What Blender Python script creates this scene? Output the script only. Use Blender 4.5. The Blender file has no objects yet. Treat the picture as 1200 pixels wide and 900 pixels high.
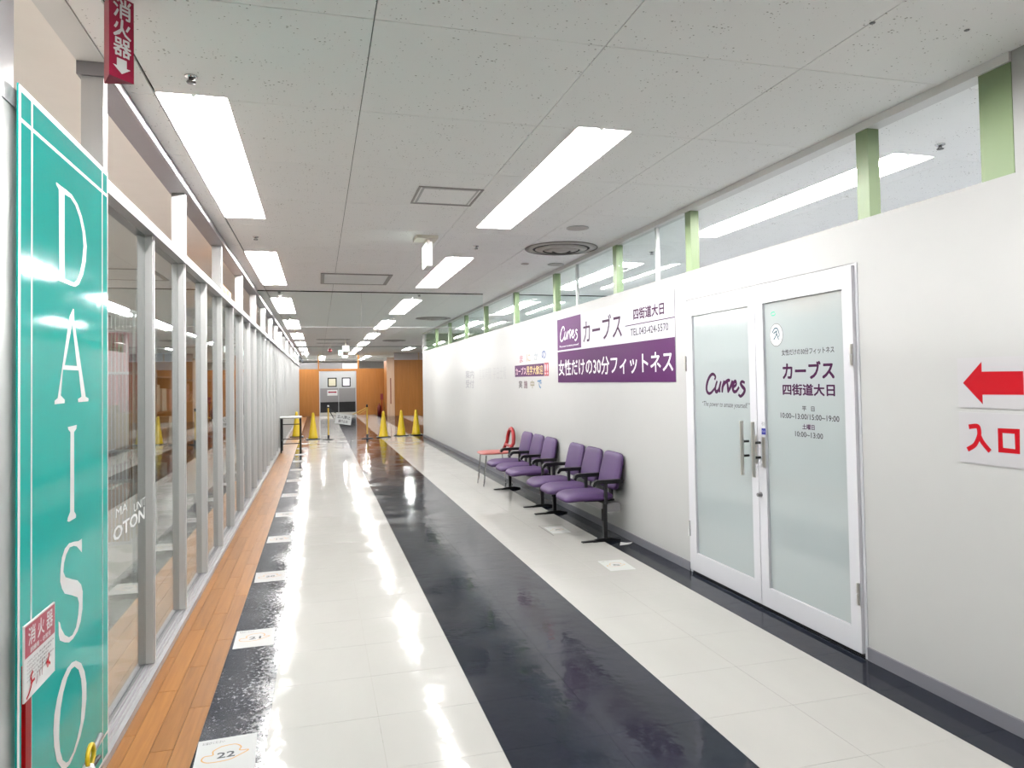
import bpy, bmesh, math, random
from mathutils import Matrix, Vector
random.seed(7)
PI = math.pi
scene = bpy.context.scene
COL = scene.collection

# ------------------------------------------------------------------ camera
def make_camera():
    f, yaw, pitch, roll, cy = 831.3, -.267, -.0273, -.0166, 423.0
    Ry = Matrix(((math.cos(yaw), 0, math.sin(yaw)), (0, 1, 0), (-math.sin(yaw), 0, math.cos(yaw))))
    Rx = Matrix(((1, 0, 0), (0, math.cos(pitch), -math.sin(pitch)), (0, math.sin(pitch), math.cos(pitch))))
    Rz = Matrix(((math.cos(roll), -math.sin(roll), 0), (math.sin(roll), math.cos(roll), 0), (0, 0, 1)))
    M = Rz @ Rx @ Ry
    w = lambda r: Vector((r[0], r[2], -r[1]))
    right, up, back = w(M[0]), -w(M[1]), -w(M[2])
    cam = bpy.data.cameras.new('camera'); o = bpy.data.objects.new('camera', cam); COL.objects.link(o)
    o.matrix_world = Matrix(((right.x, up.x, back.x, 0), (right.y, up.y, back.y, 0), (right.z, up.z, back.z, 1.5), (0, 0, 0, 1)))
    cam.sensor_width = 36; cam.sensor_fit = 'HORIZONTAL'; cam.lens = f / 1200 * 36
    cam.shift_y = -(450 - cy) / 1200
    cam.clip_start = .05; cam.clip_end = 200
    scene.camera = o
make_camera()

# ------------------------------------------------------------------ world, exposure
world = bpy.data.worlds.new('world'); scene.world = world; world.use_nodes = True
world.node_tree.nodes['Background'].inputs[0].default_value = (.9, .93, 1, 1)
world.node_tree.nodes['Background'].inputs[1].default_value = .35
scene.view_settings.view_transform = 'Standard'
scene.view_settings.look = 'None'
scene.view_settings.gamma = 1
scene.view_settings.exposure = 0.33
LIGHT = 250.0         # emission of the bare fluorescent tubes
scene.cycles.use_denoising = True
scene.cycles.max_bounces = 10
scene.cycles.diffuse_bounces = 6
scene.cycles.glossy_bounces = 6
scene.cycles.transparent_max_bounces = 24
scene.cycles.sample_clamp_indirect = 6
scene.cycles.caustics_reflective = False
scene.cycles.caustics_refractive = False

# ------------------------------------------------------------------ materials
def nt(name):
    m = bpy.data.materials.new(name); m.use_nodes = True
    t = m.node_tree; return m, t, t.nodes['Principled BSDF']
def N(t, typ, **kw):
    n = t.nodes.new(typ)
    for k, v in kw.items():
        if k.startswith('i_'): n.inputs[k[2:].replace('_', ' ')].default_value = v
        else: setattr(n, k, v)
    return n
def coords(t, scale=(1, 1, 1)):
    c = t.nodes.new('ShaderNodeNewGeometry'); mp = t.nodes.new('ShaderNodeMapping')
    mp.inputs['Scale'].default_value = scale
    t.links.new(c.outputs['Position'], mp.inputs['Vector']); return mp.outputs['Vector']
def mat(name, col, rough=.5, metal=0, spec=.5, var=0, vscale=(6, 6, 6), bump=0, bscale=(60, 60, 60), bdist=.001, coat=0):
    m, t, b = nt(name)
    b.inputs['Base Color'].default_value = (*col, 1); b.inputs['Roughness'].default_value = rough
    b.inputs['Metallic'].default_value = metal; b.inputs['Specular IOR Level'].default_value = spec
    if coat: b.inputs['Coat Weight'].default_value = coat; b.inputs['Coat Roughness'].default_value = .05
    n = N(t, 'ShaderNodeTexNoise', i_Scale=1.0, i_Detail=3.0); t.links.new(coords(t, vscale), n.inputs['Vector'])
    r = N(t, 'ShaderNodeMapRange'); r.inputs['To Min'].default_value = 1 - max(var, .02); r.inputs['To Max'].default_value = 1 + max(var, .02)
    t.links.new(n.outputs['Fac'], r.inputs['Value'])
    mx = N(t, 'ShaderNodeVectorMath', operation='SCALE'); mx.inputs[0].default_value = col
    t.links.new(r.outputs[0], mx.inputs['Scale']); t.links.new(mx.outputs[0], b.inputs['Base Color'])
    if bump:
        bn = N(t, 'ShaderNodeTexNoise', i_Scale=1.0, i_Detail=3.0); t.links.new(coords(t, bscale), bn.inputs['Vector'])
        bp = N(t, 'ShaderNodeBump', i_Strength=bump, i_Distance=bdist)
        t.links.new(bn.outputs['Fac'], bp.inputs['Height']); t.links.new(bp.outputs[0], b.inputs['Normal'])
    return m
def emit(name, col, s):
    m, t, b = nt(name)
    b.inputs['Base Color'].default_value = (.8, .8, .8, 1)
    b.inputs['Emission Color'].default_value = (*col, 1); b.inputs['Emission Strength'].default_value = s
    return m
def glass(name, tint=(.93, .96, .95), ior=1.5, rough=0.0):
    """thin architectural pane: transparent with a true Fresnel reflection on each face"""
    m, t, b = nt(name); t.nodes.remove(b)
    out = t.nodes['Material Output']
    g = N(t, 'ShaderNodeNewGeometry'); mi = N(t, 'ShaderNodeMix', data_type='FLOAT')
    mi.inputs[2].default_value = ior; mi.inputs[3].default_value = 1 / ior
    t.links.new(g.outputs['Backfacing'], mi.inputs[0])
    fr = N(t, 'ShaderNodeFresnel'); t.links.new(mi.outputs[0], fr.inputs['IOR'])
    tr = N(t, 'ShaderNodeBsdfTransparent'); tr.inputs[0].default_value = (*tint, 1)
    gl = N(t, 'ShaderNodeBsdfGlossy'); gl.inputs['Color'].default_value = (1, 1, 1, 1); gl.inputs['Roughness'].default_value = rough
    ms = N(t, 'ShaderNodeMixShader'); t.links.new(fr.outputs[0], ms.inputs[0])
    t.links.new(tr.outputs[0], ms.inputs[1]); t.links.new(gl.outputs[0], ms.inputs[2]); t.links.new(ms.outputs[0], out.inputs[0])
    return m
def floor_mat(name, col, rough, wave, speck=0, var=.03, streak=(3, .8, 1), spec=.3):
    m, t, b = nt(name)
    b.inputs['Specular IOR Level'].default_value = spec
    n = N(t, 'ShaderNodeTexNoise', i_Scale=1.0, i_Detail=4.0); t.links.new(coords(t, streak), n.inputs['Vector'])
    r = N(t, 'ShaderNodeMapRange'); r.inputs['From Min'].default_value = .3; r.inputs['From Max'].default_value = .7
    r.inputs['To Min'].default_value = 1 - var; r.inputs['To Max'].default_value = 1 + var
    t.links.new(n.outputs['Fac'], r.inputs['Value'])
    mx = N(t, 'ShaderNodeVectorMath', operation='SCALE'); mx.inputs[0].default_value = col
    t.links.new(r.outputs[0], mx.inputs['Scale']); t.links.new(mx.outputs[0], b.inputs['Base Color'])
    rr = N(t, 'ShaderNodeMapRange'); rr.inputs['From Min'].default_value = .44; rr.inputs['From Max'].default_value = .60
    rr.inputs['To Min'].default_value = rough * .7; rr.inputs['To Max'].default_value = rough * 1.7
    n2 = N(t, 'ShaderNodeTexNoise', i_Scale=1.0, i_Detail=5.0); t.links.new(coords(t, (2.5, 2.5, 1)), n2.inputs['Vector'])
    t.links.new(n2.outputs['Fac'], rr.inputs['Value']); t.links.new(rr.outputs[0], b.inputs['Roughness'])
    w = N(t, 'ShaderNodeTexNoise', i_Scale=1.0, i_Detail=2.0); t.links.new(coords(t, (10, 10, 1)), w.inputs['Vector'])
    bp = N(t, 'ShaderNodeBump', i_Strength=1.0, i_Distance=wave); t.links.new(w.outputs['Fac'], bp.inputs['Height'])
    last = bp
    if speck:  # wax scuffs; glints of the lamp reflection put into colour towards the border
        sn = N(t, 'ShaderNodeTexNoise', i_Scale=1.0, i_Detail=5.0, i_Roughness=.75); t.links.new(coords(t, (46, 34, 1)), sn.inputs['Vector'])
        pn = N(t, 'ShaderNodeTexNoise', i_Scale=1.0, i_Detail=2.0); t.links.new(coords(t, (6, 3, 1)), pn.inputs['Vector'])
        gx = N(t, 'ShaderNodeNewGeometry'); sx = N(t, 'ShaderNodeSeparateXYZ'); t.links.new(gx.outputs['Position'], sx.inputs[0])
        mg = N(t, 'ShaderNodeMapRange'); mg.inputs['From Min'].default_value = -.42; mg.inputs['From Max'].default_value = -.22
        mg.inputs['To Min'].default_value = .0; mg.inputs['To Max'].default_value = .15; t.links.new(sx.outputs[0], mg.inputs['Value'])
        a1 = N(t, 'ShaderNodeMath', operation='MULTIPLY_ADD'); t.links.new(pn.outputs['Fac'], a1.inputs[0]); a1.inputs[1].default_value = .22; t.links.new(mg.outputs[0], a1.inputs[2])
        a2 = N(t, 'ShaderNodeMath', operation='ADD'); t.links.new(sn.outputs['Fac'], a2.inputs[0]); t.links.new(a1.outputs[0], a2.inputs[1])
        th = N(t, 'ShaderNodeMapRange'); th.inputs['From Min'].default_value = .70; th.inputs['From Max'].default_value = .76; t.links.new(a2.outputs[0], th.inputs['Value'])
        wm = N(t, 'ShaderNodeMix', data_type='RGBA'); t.links.new(th.outputs[0], wm.inputs[0]); t.links.new(mx.outputs[0], wm.inputs[6]); wm.inputs[7].default_value = (.22, .22, .23, 1)
        t.links.new(wm.outputs[2], b.inputs['Base Color'])
        s = N(t, 'ShaderNodeTexNoise', i_Scale=1.0, i_Detail=4.0, i_Roughness=.7); t.links.new(coords(t, (70, 55, 1)), s.inputs['Vector'])
        b2 = N(t, 'ShaderNodeBump', i_Strength=1.0, i_Distance=speck); t.links.new(s.outputs['Fac'], b2.inputs['Height'])
        t.links.new(bp.outputs[0], b2.inputs['Normal']); last = b2
    t.links.new(last.outputs[0], b.inputs['Normal'])
    return m
def wood_mat(name, c1, c2, axis, rough=.35, scale=1.0, per_obj=False):
    m, t, b = nt(name)
    sc = [28 * scale] * 3; sc[axis] = 1.6 * scale
    v = coords(t, tuple(sc))
    if per_obj:
        oi = N(t, 'ShaderNodeObjectInfo'); ad = N(t, 'ShaderNodeVectorMath', operation='ADD')
        t.links.new(v, ad.inputs[0])
        ml = N(t, 'ShaderNodeMath', operation='MULTIPLY'); ml.inputs[1].default_value = 57
        t.links.new(oi.outputs['Random'], ml.inputs[0]); t.links.new(ml.outputs[0], ad.inputs[1]); v = ad.outputs[0]
    n = N(t, 'ShaderNodeTexNoise', i_Scale=1.0, i_Detail=5.0, i_Roughness=.6, i_Distortion=.6); t.links.new(v, n.inputs['Vector'])
    cr = N(t, 'ShaderNodeValToRGB'); cr.color_ramp.elements[0].position = .3; cr.color_ramp.elements[1].position = .7
    cr.color_ramp.elements[0].color = (*c1, 1); cr.color_ramp.elements[1].color = (*c2, 1)
    t.links.new(n.outputs['Fac'], cr.inputs[0]); last = cr.outputs[0]
    if per_obj:
        r = N(t, 'ShaderNodeMapRange'); r.inputs['To Min'].default_value = .82; r.inputs['To Max'].default_value = 1.12
        t.links.new(oi.outputs['Random'], r.inputs['Value'])
        mx = N(t, 'ShaderNodeVectorMath', operation='SCALE'); t.links.new(last, mx.inputs[0]); t.links.new(r.outputs[0], mx.inputs['Scale']); last = mx.outputs[0]
    t.links.new(last, b.inputs['Base Color']); b.inputs['Roughness'].default_value = rough
    b.inputs['Specular IOR Level'].default_value = .2
    bp = N(t, 'ShaderNodeBump', i_Strength=.3, i_Distance=.0004); t.links.new(n.outputs['Fac'], bp.inputs['Height']); t.links.new(bp.outputs[0], b.inputs['Normal'])
    return m
def ceil_mat():
    """mineral fibre board: white with sparse dark pinholes and short fissures"""
    m, t, b = nt('mineral_board')
    v1 = N(t, 'ShaderNodeTexVoronoi', i_Scale=1.0, i_Randomness=1.0); t.links.new(coords(t, (52, 68, 1)), v1.inputs['Vector'])
    s1 = N(t, 'ShaderNodeMath', operation='LESS_THAN'); t.links.new(v1.outputs['Distance'], s1.inputs[0])
    cl = N(t, 'ShaderNodeTexNoise', i_Scale=1.0, i_Detail=2.0); t.links.new(coords(t, (9, 9, 1)), cl.inputs['Vector'])
    mr = N(t, 'ShaderNodeMapRange'); mr.inputs['From Min'].default_value = .4; mr.inputs['From Max'].default_value = .75
    mr.inputs['To Min'].default_value = .10; mr.inputs['To Max'].default_value = .36
    sp = N(t, 'ShaderNodeSeparateColor'); t.links.new(v1.outputs['Color'], sp.inputs[0])
    ml = N(t, 'ShaderNodeMath', operation='MULTIPLY'); t.links.new(sp.outputs[0], ml.inputs[0])
    t.links.new(cl.outputs['Fac'], mr.inputs['Value']); t.links.new(mr.outputs[0], ml.inputs[1]); t.links.new(ml.outputs[0], s1.inputs[1])
    n = N(t, 'ShaderNodeTexNoise', i_Scale=1.0, i_Detail=3.0); t.links.new(coords(t, (1.2, 1.2, 1)), n.inputs['Vector'])
    cr = N(t, 'ShaderNodeValToRGB'); cr.color_ramp.elements[0].color = (.92, .918, .91, 1); cr.color_ramp.elements[1].color = (.95, .948, .94, 1)
    t.links.new(n.outputs['Fac'], cr.inputs[0])
    mx = N(t, 'ShaderNodeMix', data_type='RGBA'); t.links.new(s1.outputs[0], mx.inputs[0]); t.links.new(cr.outputs[0], mx.inputs[6]); mx.inputs[7].default_value = (.42, .40, .38, 1)
    t.links.new(mx.outputs[2], b.inputs['Base Color']); b.inputs['Roughness'].default_value = .9
    bp = N(t, 'ShaderNodeBump', i_Strength=.4, i_Distance=.001, invert=True); t.links.new(s1.outputs[0], bp.inputs['Height']); t.links.new(bp.outputs[0], b.inputs['Normal'])
    return m
def frosted():
    m, t, b = nt('frosted_film_glass')
    b.inputs['Base Color'].default_value = (.33, .36, .36, 1); b.inputs['Roughness'].default_value = .08; b.inputs['IOR'].default_value = 1.9
    b.inputs['Specular IOR Level'].default_value = .8
    out = t.nodes['Material Output']
    tl = N(t, 'ShaderNodeBsdfTranslucent'); tl.inputs[0].default_value = (.66, .70, .70, 1)
    tr = N(t, 'ShaderNodeBsdfTransparent'); tr.inputs[0].default_value = (.9, .95, .95, 1)
    m1 = N(t, 'ShaderNodeMixShader'); m1.inputs[0].default_value = .3; t.links.new(b.outputs[0], m1.inputs[1]); t.links.new(tl.outputs[0], m1.inputs[2])
    m2 = N(t, 'ShaderNodeMixShader'); m2.inputs[0].default_value = .12; t.links.new(m1.outputs[0], m2.inputs[1]); t.links.new(tr.outputs[0], m2.inputs[2])
    t.links.new(m2.outputs[0], out.inputs[0]); return m

WHITE_TILE = floor_mat('white_vinyl_tile', (.35, .342, .328), .08, .0013, 0, .03, spec=.06)
BLACK_TILE = floor_mat('charcoal_vinyl_tile', (.009, .011, .018), .09, .0012, 0, .22, spec=.14)
SCUFF_GLINT_TILE = floor_mat('scuffed_glint_charcoal_tile', (.014, .016, .023), .11, .0009, .0003, .3, spec=.14)
GROUT = mat('floor_joint', (.30, .28, .26), .8)
CEIL = ceil_mat()
CEIL_GAP = mat('ceiling_joint', (.12, .12, .12), .9)
PLASTER = mat('shop_plaster', (.88, .84, .81), .9, var=.03)
WALL = mat('painted_wall', (.34, .34, .335), .55, var=.015, bump=.15, bscale=(35, 35, 35))
BASE = mat('grey_vinyl_skirting', (.13, .13, .15), .4)
BEAM = mat('white_trim_paint', (.70, .69, .68), .5)
ALU = mat('anodised_aluminium', (.50, .50, .50), .38, .55, var=.04, vscale=(40, 40, 1))
ALU_L = mat('bright_aluminium', (.36, .36, .37), .33, .45)
ALU_D = mat('aluminium_channel', (.30, .29, .31), .45, .4)
GREEN = mat('green_painted_steel', (.175, .24, .12), .45, var=.03)
GREEN_D = mat('dark_green_panel', (.09, .19, .06), .5, var=.05)
GLASS = glass('shopfront_glass', (.72, .76, .75), 2.5)
GLASS2 = glass('hanging_smoke_screen_glass', (.93, .96, .955), 1.18)
FROST = frosted()
DOORW = mat('white_powder_coat', (.46, .46, .49), .3)
STEEL = mat('brushed_steel', (.55, .53, .50), .28, .9)
CHROME = mat('chrome', (.75, .75, .76), .12, 1)
BLACK = mat('black_plastic', (.006, .006, .007), .4, spec=.2)
BLACKM = mat('black_painted_metal', (.009, .009, .010), .4, spec=.25)
GREYM = mat('grey_painted_metal', (.16, .155, .16), .35, .3)
PURPLE = mat('purple_fabric', (.036, .0105, .066), .62, var=.06, vscale=(25, 25, 25), bump=.3, bscale=(300, 300, 300), bdist=.0005)
PINKRED = mat('red_vinyl', (.24, .012, .015), .4, spec=.25)
PINK = mat('coral_seat_vinyl', (.34, .095, .085), .45)
WOODP = wood_mat('oak_floor_board', (.165, .067, .017), (.25, .112, .032), 1, .3, 1.0, True)
WOODW = wood_mat('wood_veneer_wall', (.25, .10, .024), (.30, .125, .034), 2, .35, .6)
WOODL = wood_mat('pale_side_lit_veneer', (.48, .32, .22), (.54, .38, .27), 2, .4, .5)  # pale tone puts the side light on the pilaster into the wood colour
TEAL = mat('teal_sign_film', (.003, .25, .225), .08, spec=.12, bump=.5, bscale=(1.5, 2.5, 2.0), bdist=.004)
SIGNW = mat('white_print', (.50, .51, .51), .35)
LAMP = emit('fluorescent_diffuser', (1, .985, .96), LIGHT)
VIOLET = mat('violet_print', (.046, .0035, .053), .5, spec=.12)
VIOLET_L = mat('light_violet_print', (.072, .015, .082), .5, spec=.12)
VTEXT = mat('dark_purple_lettering', (.035, .003, .030), .5, spec=.1)
GTEXT = mat('grey_lettering', (.055, .047, .055), .6, spec=.1)
RED = mat('red_print', (.29, .0012, .006), .5, spec=.1)
CRIMSON = mat('crimson_sign', (.21, .006, .030), .4, spec=.2)
REDP = mat('red_enamel', (.18, .001, .002), .35, spec=.12)
PAPER = mat('laminated_paper', (.40, .40, .40), .8, spec=.0)
YELLOW = mat('yellow_plastic', (.52, .36, .003), .4)
YPOLE = mat('yellow_pole', (.46, .29, .03), .45)
INK = mat('black_ink', (.03, .03, .035), .6)
ORANGE_L = mat('pale_orange_ink', (.40, .20, .05), .6)
NAVY = mat('navy_sticker', (.012, .015, .20), .4)
BLUE_P = mat('blue_print', (.015, .10, .22), .5)
GREEN_S = mat('green_print', (.01, .35, .18), .5)
CARD = mat('cardboard', (.36, .20, .10), .8, var=.1)
PINKC = mat('pink_cloth', (.50, .12, .17), .8)
VENT = mat('vent_grey', (.50, .475, .46), .5)
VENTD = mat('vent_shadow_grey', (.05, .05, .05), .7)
OFFW = mat('ivory_plastic', (.70, .66, .58), .5)
PALE = mat('sun_bleached_print', (.285, .285, .29), .5)

# ------------------------------------------------------------------ geometry helpers
class MB:
    def __init__(s): s.v = []; s.f = []; s.mi = []; s.sm = []
    def add(s, vs, fs, mi=0, smooth=False):
        b = len(s.v); s.v += [tuple(x) for x in vs]
        for f in fs: s.f.append([b + i for i in f]); s.mi.append(mi); s.sm.append(smooth)
        return s
    def box(s, x0, x1, y0, y1, z0, z1, mi=0, bv=0):
        if bv:
            bm = bmesh.new(); bmesh.ops.create_cube(bm, size=1)
            for v in bm.verts:
                v.co = ((x0 + x1) / 2 + v.co.x * (x1 - x0), (y0 + y1) / 2 + v.co.y * (y1 - y0), (z0 + z1) / 2 + v.co.z * (z1 - z0))
            bmesh.ops.bevel(bm, geom=bm.edges[:], offset=bv, segments=2, affect='EDGES', profile=.7)
            bm.verts.index_update()
            s.add([v.co for v in bm.verts], [[v.index for v in f.verts] for f in bm.faces], mi); bm.free(); return s
        vs = [(x, y, z) for z in (z0, z1) for y in (y0, y1) for x in (x0, x1)]
        return s.add(vs, [(0, 2, 3, 1), (4, 5, 7, 6), (0, 1, 5, 4), (2, 6, 7, 3), (0, 4, 6, 2), (1, 3, 7, 5)], mi)
    def tube(s, pts, r, n=10, mi=0, cap=True):
        """round tube along a path; r a number or one per point"""
        P = [Vector(p) for p in pts]; R = r if isinstance(r, (list, tuple)) else [r] * len(P)
        rings = []; prev = None
        for i, p in enumerate(P):
            d = (P[min(i + 1, len(P) - 1)] - P[max(i - 1, 0)]).normalized()
            a = prev if prev else (Vector((0, 0, 1)) if abs(d.z) < .9 else Vector((1, 0, 0)))
            u = (a - d * a.dot(d)).normalized(); w = d.cross(u); prev = u
            rings.append([p + (u * math.cos(k * 2 * PI / n) + w * math.sin(k * 2 * PI / n)) * R[i] for k in range(n)])
        vs = [q for g in rings for q in g]
        fs = [(i * n + k, i * n + (k + 1) % n, (i + 1) * n + (k + 1) % n, (i + 1) * n + k) for i in range(len(P) - 1) for k in range(n)]
        s.add(vs, fs, mi, True)
        if cap:
            s.add(rings[0], [list(range(n))[::-1]], mi); s.add(rings[-1], [list(range(n))], mi)
        return s
    def lathe(s, prof, c=(0, 0, 0), n=24, mi=0, smooth=True):
        vs = [(c[0] + r * math.cos(k * 2 * PI / n), c[1] + r * math.sin(k * 2 * PI / n), c[2] + z) for r, z in prof for k in range(n)]
        fs = [(i * n + k, i * n + (k + 1) % n, (i + 1) * n + (k + 1) % n, (i + 1) * n + k) for i in range(len(prof) - 1) for k in range(n)]
        return s.add(vs, fs, mi, smooth)
    def poly(s, pts, f, d, mi=0):
        """extruded outline; pts 2-D, f maps (a,b,depth)->xyz"""
        n = len(pts)
        s.add([f(a, b, 0) for a, b in pts] + [f(a, b, d) for a, b in pts],
              [list(range(n))[::-1], list(range(n, 2 * n))] + [(i, (i + 1) % n, n + (i + 1) % n, n + i) for i in range(n)], mi)
        return s
    def pad(s, c, L, e=.4, warp=None, nu=28, nv=14, mi=0):
        """soft cushion: a superellipsoid, optionally warped"""
        sg = lambda a, p: math.copysign(abs(a) ** p, a)
        vs = []
        for j in range(nv + 1):
            ph = -PI / 2 + PI * j / nv
            for i in range(nu):
                th = 2 * PI * i / nu
                x = sg(math.cos(ph), e) * sg(math.cos(th), e); y = sg(math.cos(ph), e) * sg(math.sin(th), e); z = sg(math.sin(ph), .8)
                if warp: x, y, z = warp(x, y, z)
                vs.append((c[0] + x * L[0], c[1] + y * L[1], c[2] + z * L[2]))
        fs = [(j * nu + i, j * nu + (i + 1) % nu, (j + 1) * nu + (i + 1) % nu, (j + 1) * nu + i) for j in range(nv) for i in range(nu)]
        return s.add(vs, fs, mi, True)
    def mesh(s, name, mats):
        me = bpy.data.meshes.new(name); me.from_pydata(s.v, [], s.f)
        for m in (mats if isinstance(mats, (list, tuple)) else [mats]): me.materials.append(m)
        me.polygons.foreach_set('material_index', s.mi); me.polygons.foreach_set('use_smooth', s.sm); me.update()
        return me
    def obj(s, name, mats, parent=None, loc=None, shift=True):
        # move the object's origin to the middle of its base so parts sit where they are
        if loc is None:
            xs, ys, zs = zip(*s.v); o0 = ((min(xs) + max(xs)) / 2, (min(ys) + max(ys)) / 2, min(zs))
            s.v = [(a - o0[0], b - o0[1], c - o0[2]) for a, b, c in s.v]; loc = o0
        return link(bpy.data.objects.new(name, s.mesh(name, mats)), parent, loc)
def link(o, parent=None, loc=(0, 0, 0)):
    COL.objects.link(o)
    if parent is not None:
        o.parent = parent
        w = Vector((0, 0, 0)); p = parent
        while p is not None: w += p.location; p = p.parent
        o.location = Vector(loc) - w       # parents are never rotated at build time
    else: o.location = loc
    return o
def tag(o, label=None, cat=None, group=None, kind=None):
    if label: o['label'] = label
    if cat: o['category'] = cat
    if group: o['group'] = group
    if kind: o['kind'] = kind
    return o
def empty(name, loc, label=None, cat=None, group=None, kind=None, parent=None):
    o = link(bpy.data.objects.new(name, None), parent, loc); o.empty_display_size = .1
    return tag(o, label, cat, group, kind)
def struct(o): o['kind'] = 'structure'; return o
def bx(name, m, parent, *a, bv=0, **k): return MB().box(*a, bv=bv).obj(name, m, parent, **k)
def copy_tree(o, parent=None):
    c = o.copy(); COL.objects.link(c)
    if parent is not None: c.parent = parent
    for ch in list(o.children): copy_tree(ch, c)
    return c

# planes for flat print:  a,b,d -> world, d stands off the surface towards the viewer
def east(x): return lambda a, b, d: (x - d, a, b)         # wall on the right, faces -x ; a=y (falls to the reader's right)
def west(x): return lambda a, b, d: (x + d, a, b)         # wall on the left, faces +x
def north(y): return lambda a, b, d: (a, y - d, b)        # faces the camera
def ground(z): return lambda a, b, d: (a, b, z + d)
def text(body, name, m, parent, plane, a0, a1, b0, b1, d=.0008, bold=0.0, keep=False, shear=0.0):
    """lettering fitted to the rectangle a0..a1 (left..right as read), b0..b1 (bottom..top)"""
    cu = bpy.data.curves.new('lettering', 'FONT'); cu.body = body; cu.resolution_u = 2; cu.shear = shear
    o = bpy.data.objects.new('lettering', cu); COL.objects.link(o)
    dg = bpy.context.evaluated_depsgraph_get(); me = bpy.data.meshes.new_from_object(o.evaluated_get(dg))
    vs = [v.co.copy() for v in me.vertices]; fs = [list(p.vertices) for p in me.polygons]
    bpy.data.objects.remove(o); bpy.data.curves.remove(cu); bpy.data.meshes.remove(me)
    x0 = min(v.x for v in vs); x1 = max(v.x for v in vs); y0 = min(v.y for v in vs); y1 = max(v.y for v in vs)
    mb = MB()
    for k, (sx, sy) in enumerate(((0, 0), (1, .6), (-1, -.6), (.6, -1), (-.6, 1)) if bold else ((0, 0),)):   # copies a hair apart thicken the strokes
        mb.add([plane(a0 + (v.x - x0 + sx * bold) / (x1 - x0) * (a1 - a0), b0 + (v.y - y0 + sy * bold) / max(y1 - y0, 1e-6) * (b1 - b0), d + k * 2.5e-5) for v in vs], fs)
    return mb.obj(name, m, parent)
def smooth_path(p, k=6):
    out = []
    for i in range(len(p) - 1):
        a, b, c, d = p[max(i - 1, 0)], p[i], p[i + 1], p[min(i + 2, len(p) - 1)]
        for j in range(k):
            t = j / k
            out.append(tuple(.5 * ((2 * b[q]) + (-a[q] + c[q]) * t + (2 * a[q] - 5 * b[q] + 4 * c[q] - d[q]) * t * t + (-a[q] + 3 * b[q] - 3 * c[q] + d[q]) * t ** 3) for q in (0, 1)))
    return out + [tuple(p[-1])]
def strokes(paths, w, plane, d, smooth=True, taper=.0):
    """each path one mitred ribbon; successive stations creep outwards so a ribbon may cross itself"""
    mb = MB()
    for q_, path in enumerate(paths):
        p = smooth_path(path) if smooth else list(path); n = len(p); vs = []
        for i in range(n):
            a, b = p[max(i - 1, 0)], p[min(i + 1, n - 1)]
            if i == 0 and p[0] == p[-1]: a = p[-2]
            if i == n - 1 and p[0] == p[-1]: b = p[1]
            dx, dy = b[0] - a[0], b[1] - a[1]; l = math.hypot(dx, dy) or 1e-6; dx /= l; dy /= l
            k = 1.0
            if 0 < i < n - 1 or p[0] == p[-1]:
                c = p[i - 1] if i else p[-2]; ex, ey = p[i][0] - c[0], p[i][1] - c[1]; m = math.hypot(ex, ey) or 1e-6
                k = 1 / max(.5, (dx * ex + dy * ey) / m)
            ww = w * (1 - taper * abs(2 * i / n - 1)) / 2
            x, y = p[i]; dd = d + q_ * 4e-5 + i * 1.2e-6
            if i == 0 and p[0] != p[-1]: x -= dx * ww * .6; y -= dy * ww * .6
            if i == n - 1 and p[0] != p[-1]: x += dx * ww * .6; y += dy * ww * .6
            vs += [plane(x - dy * ww * k, y + dx * ww * k, dd), plane(x + dy * ww * k, y - dx * ww * k, dd)]
        mb.add(vs, [(2 * i, 2 * i + 1, 2 * i + 3, 2 * i + 2) for i in range(n - 1)])
    return mb
def flat(plane, pts, d=.0008):
    """flat outline (may be concave), triangulated"""
    bm = bmesh.new(); vs = [bm.verts.new(plane(a, b, d)) for a, b in pts]
    ed = [bm.edges.new((vs[i], vs[(i + 1) % len(vs)])) for i in range(len(vs))]
    bmesh.ops.triangle_fill(bm, edges=ed, use_beauty=False); bm.verts.index_update()
    mb = MB().add([v.co for v in bm.verts], [[v.index for v in f.verts] for f in bm.faces]); bm.free(); return mb
def flat_hole(plane, outer, inner, d=.0008):
    bm = bmesh.new(); ed = []
    for loop in (outer, inner):
        vs = [bm.verts.new(plane(a, b, d)) for a, b in loop]
        ed += [bm.edges.new((vs[i], vs[(i + 1) % len(vs)])) for i in range(len(vs))]
    bmesh.ops.triangle_fill(bm, edges=ed, use_beauty=True); bm.verts.index_update()
    mb = MB().add([v.co for v in bm.verts], [[v.index for v in f.verts] for f in bm.faces]); bm.free(); return mb
def quad(plane, a0, a1, b0, b1, d): return MB().add([plane(a, b, d) for a, b in ((a0, b0), (a1, b0), (a1, b1), (a0, b1))], [(0, 1, 2, 3)])

CZ = 2.83                      # ceiling height
XL, XR = -.82, 2.78            # shopfront line and right wall line
Y0, YE, YC = -4.0, 34.0, 19.5  # behind camera, end wall, corner of the right wall

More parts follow.
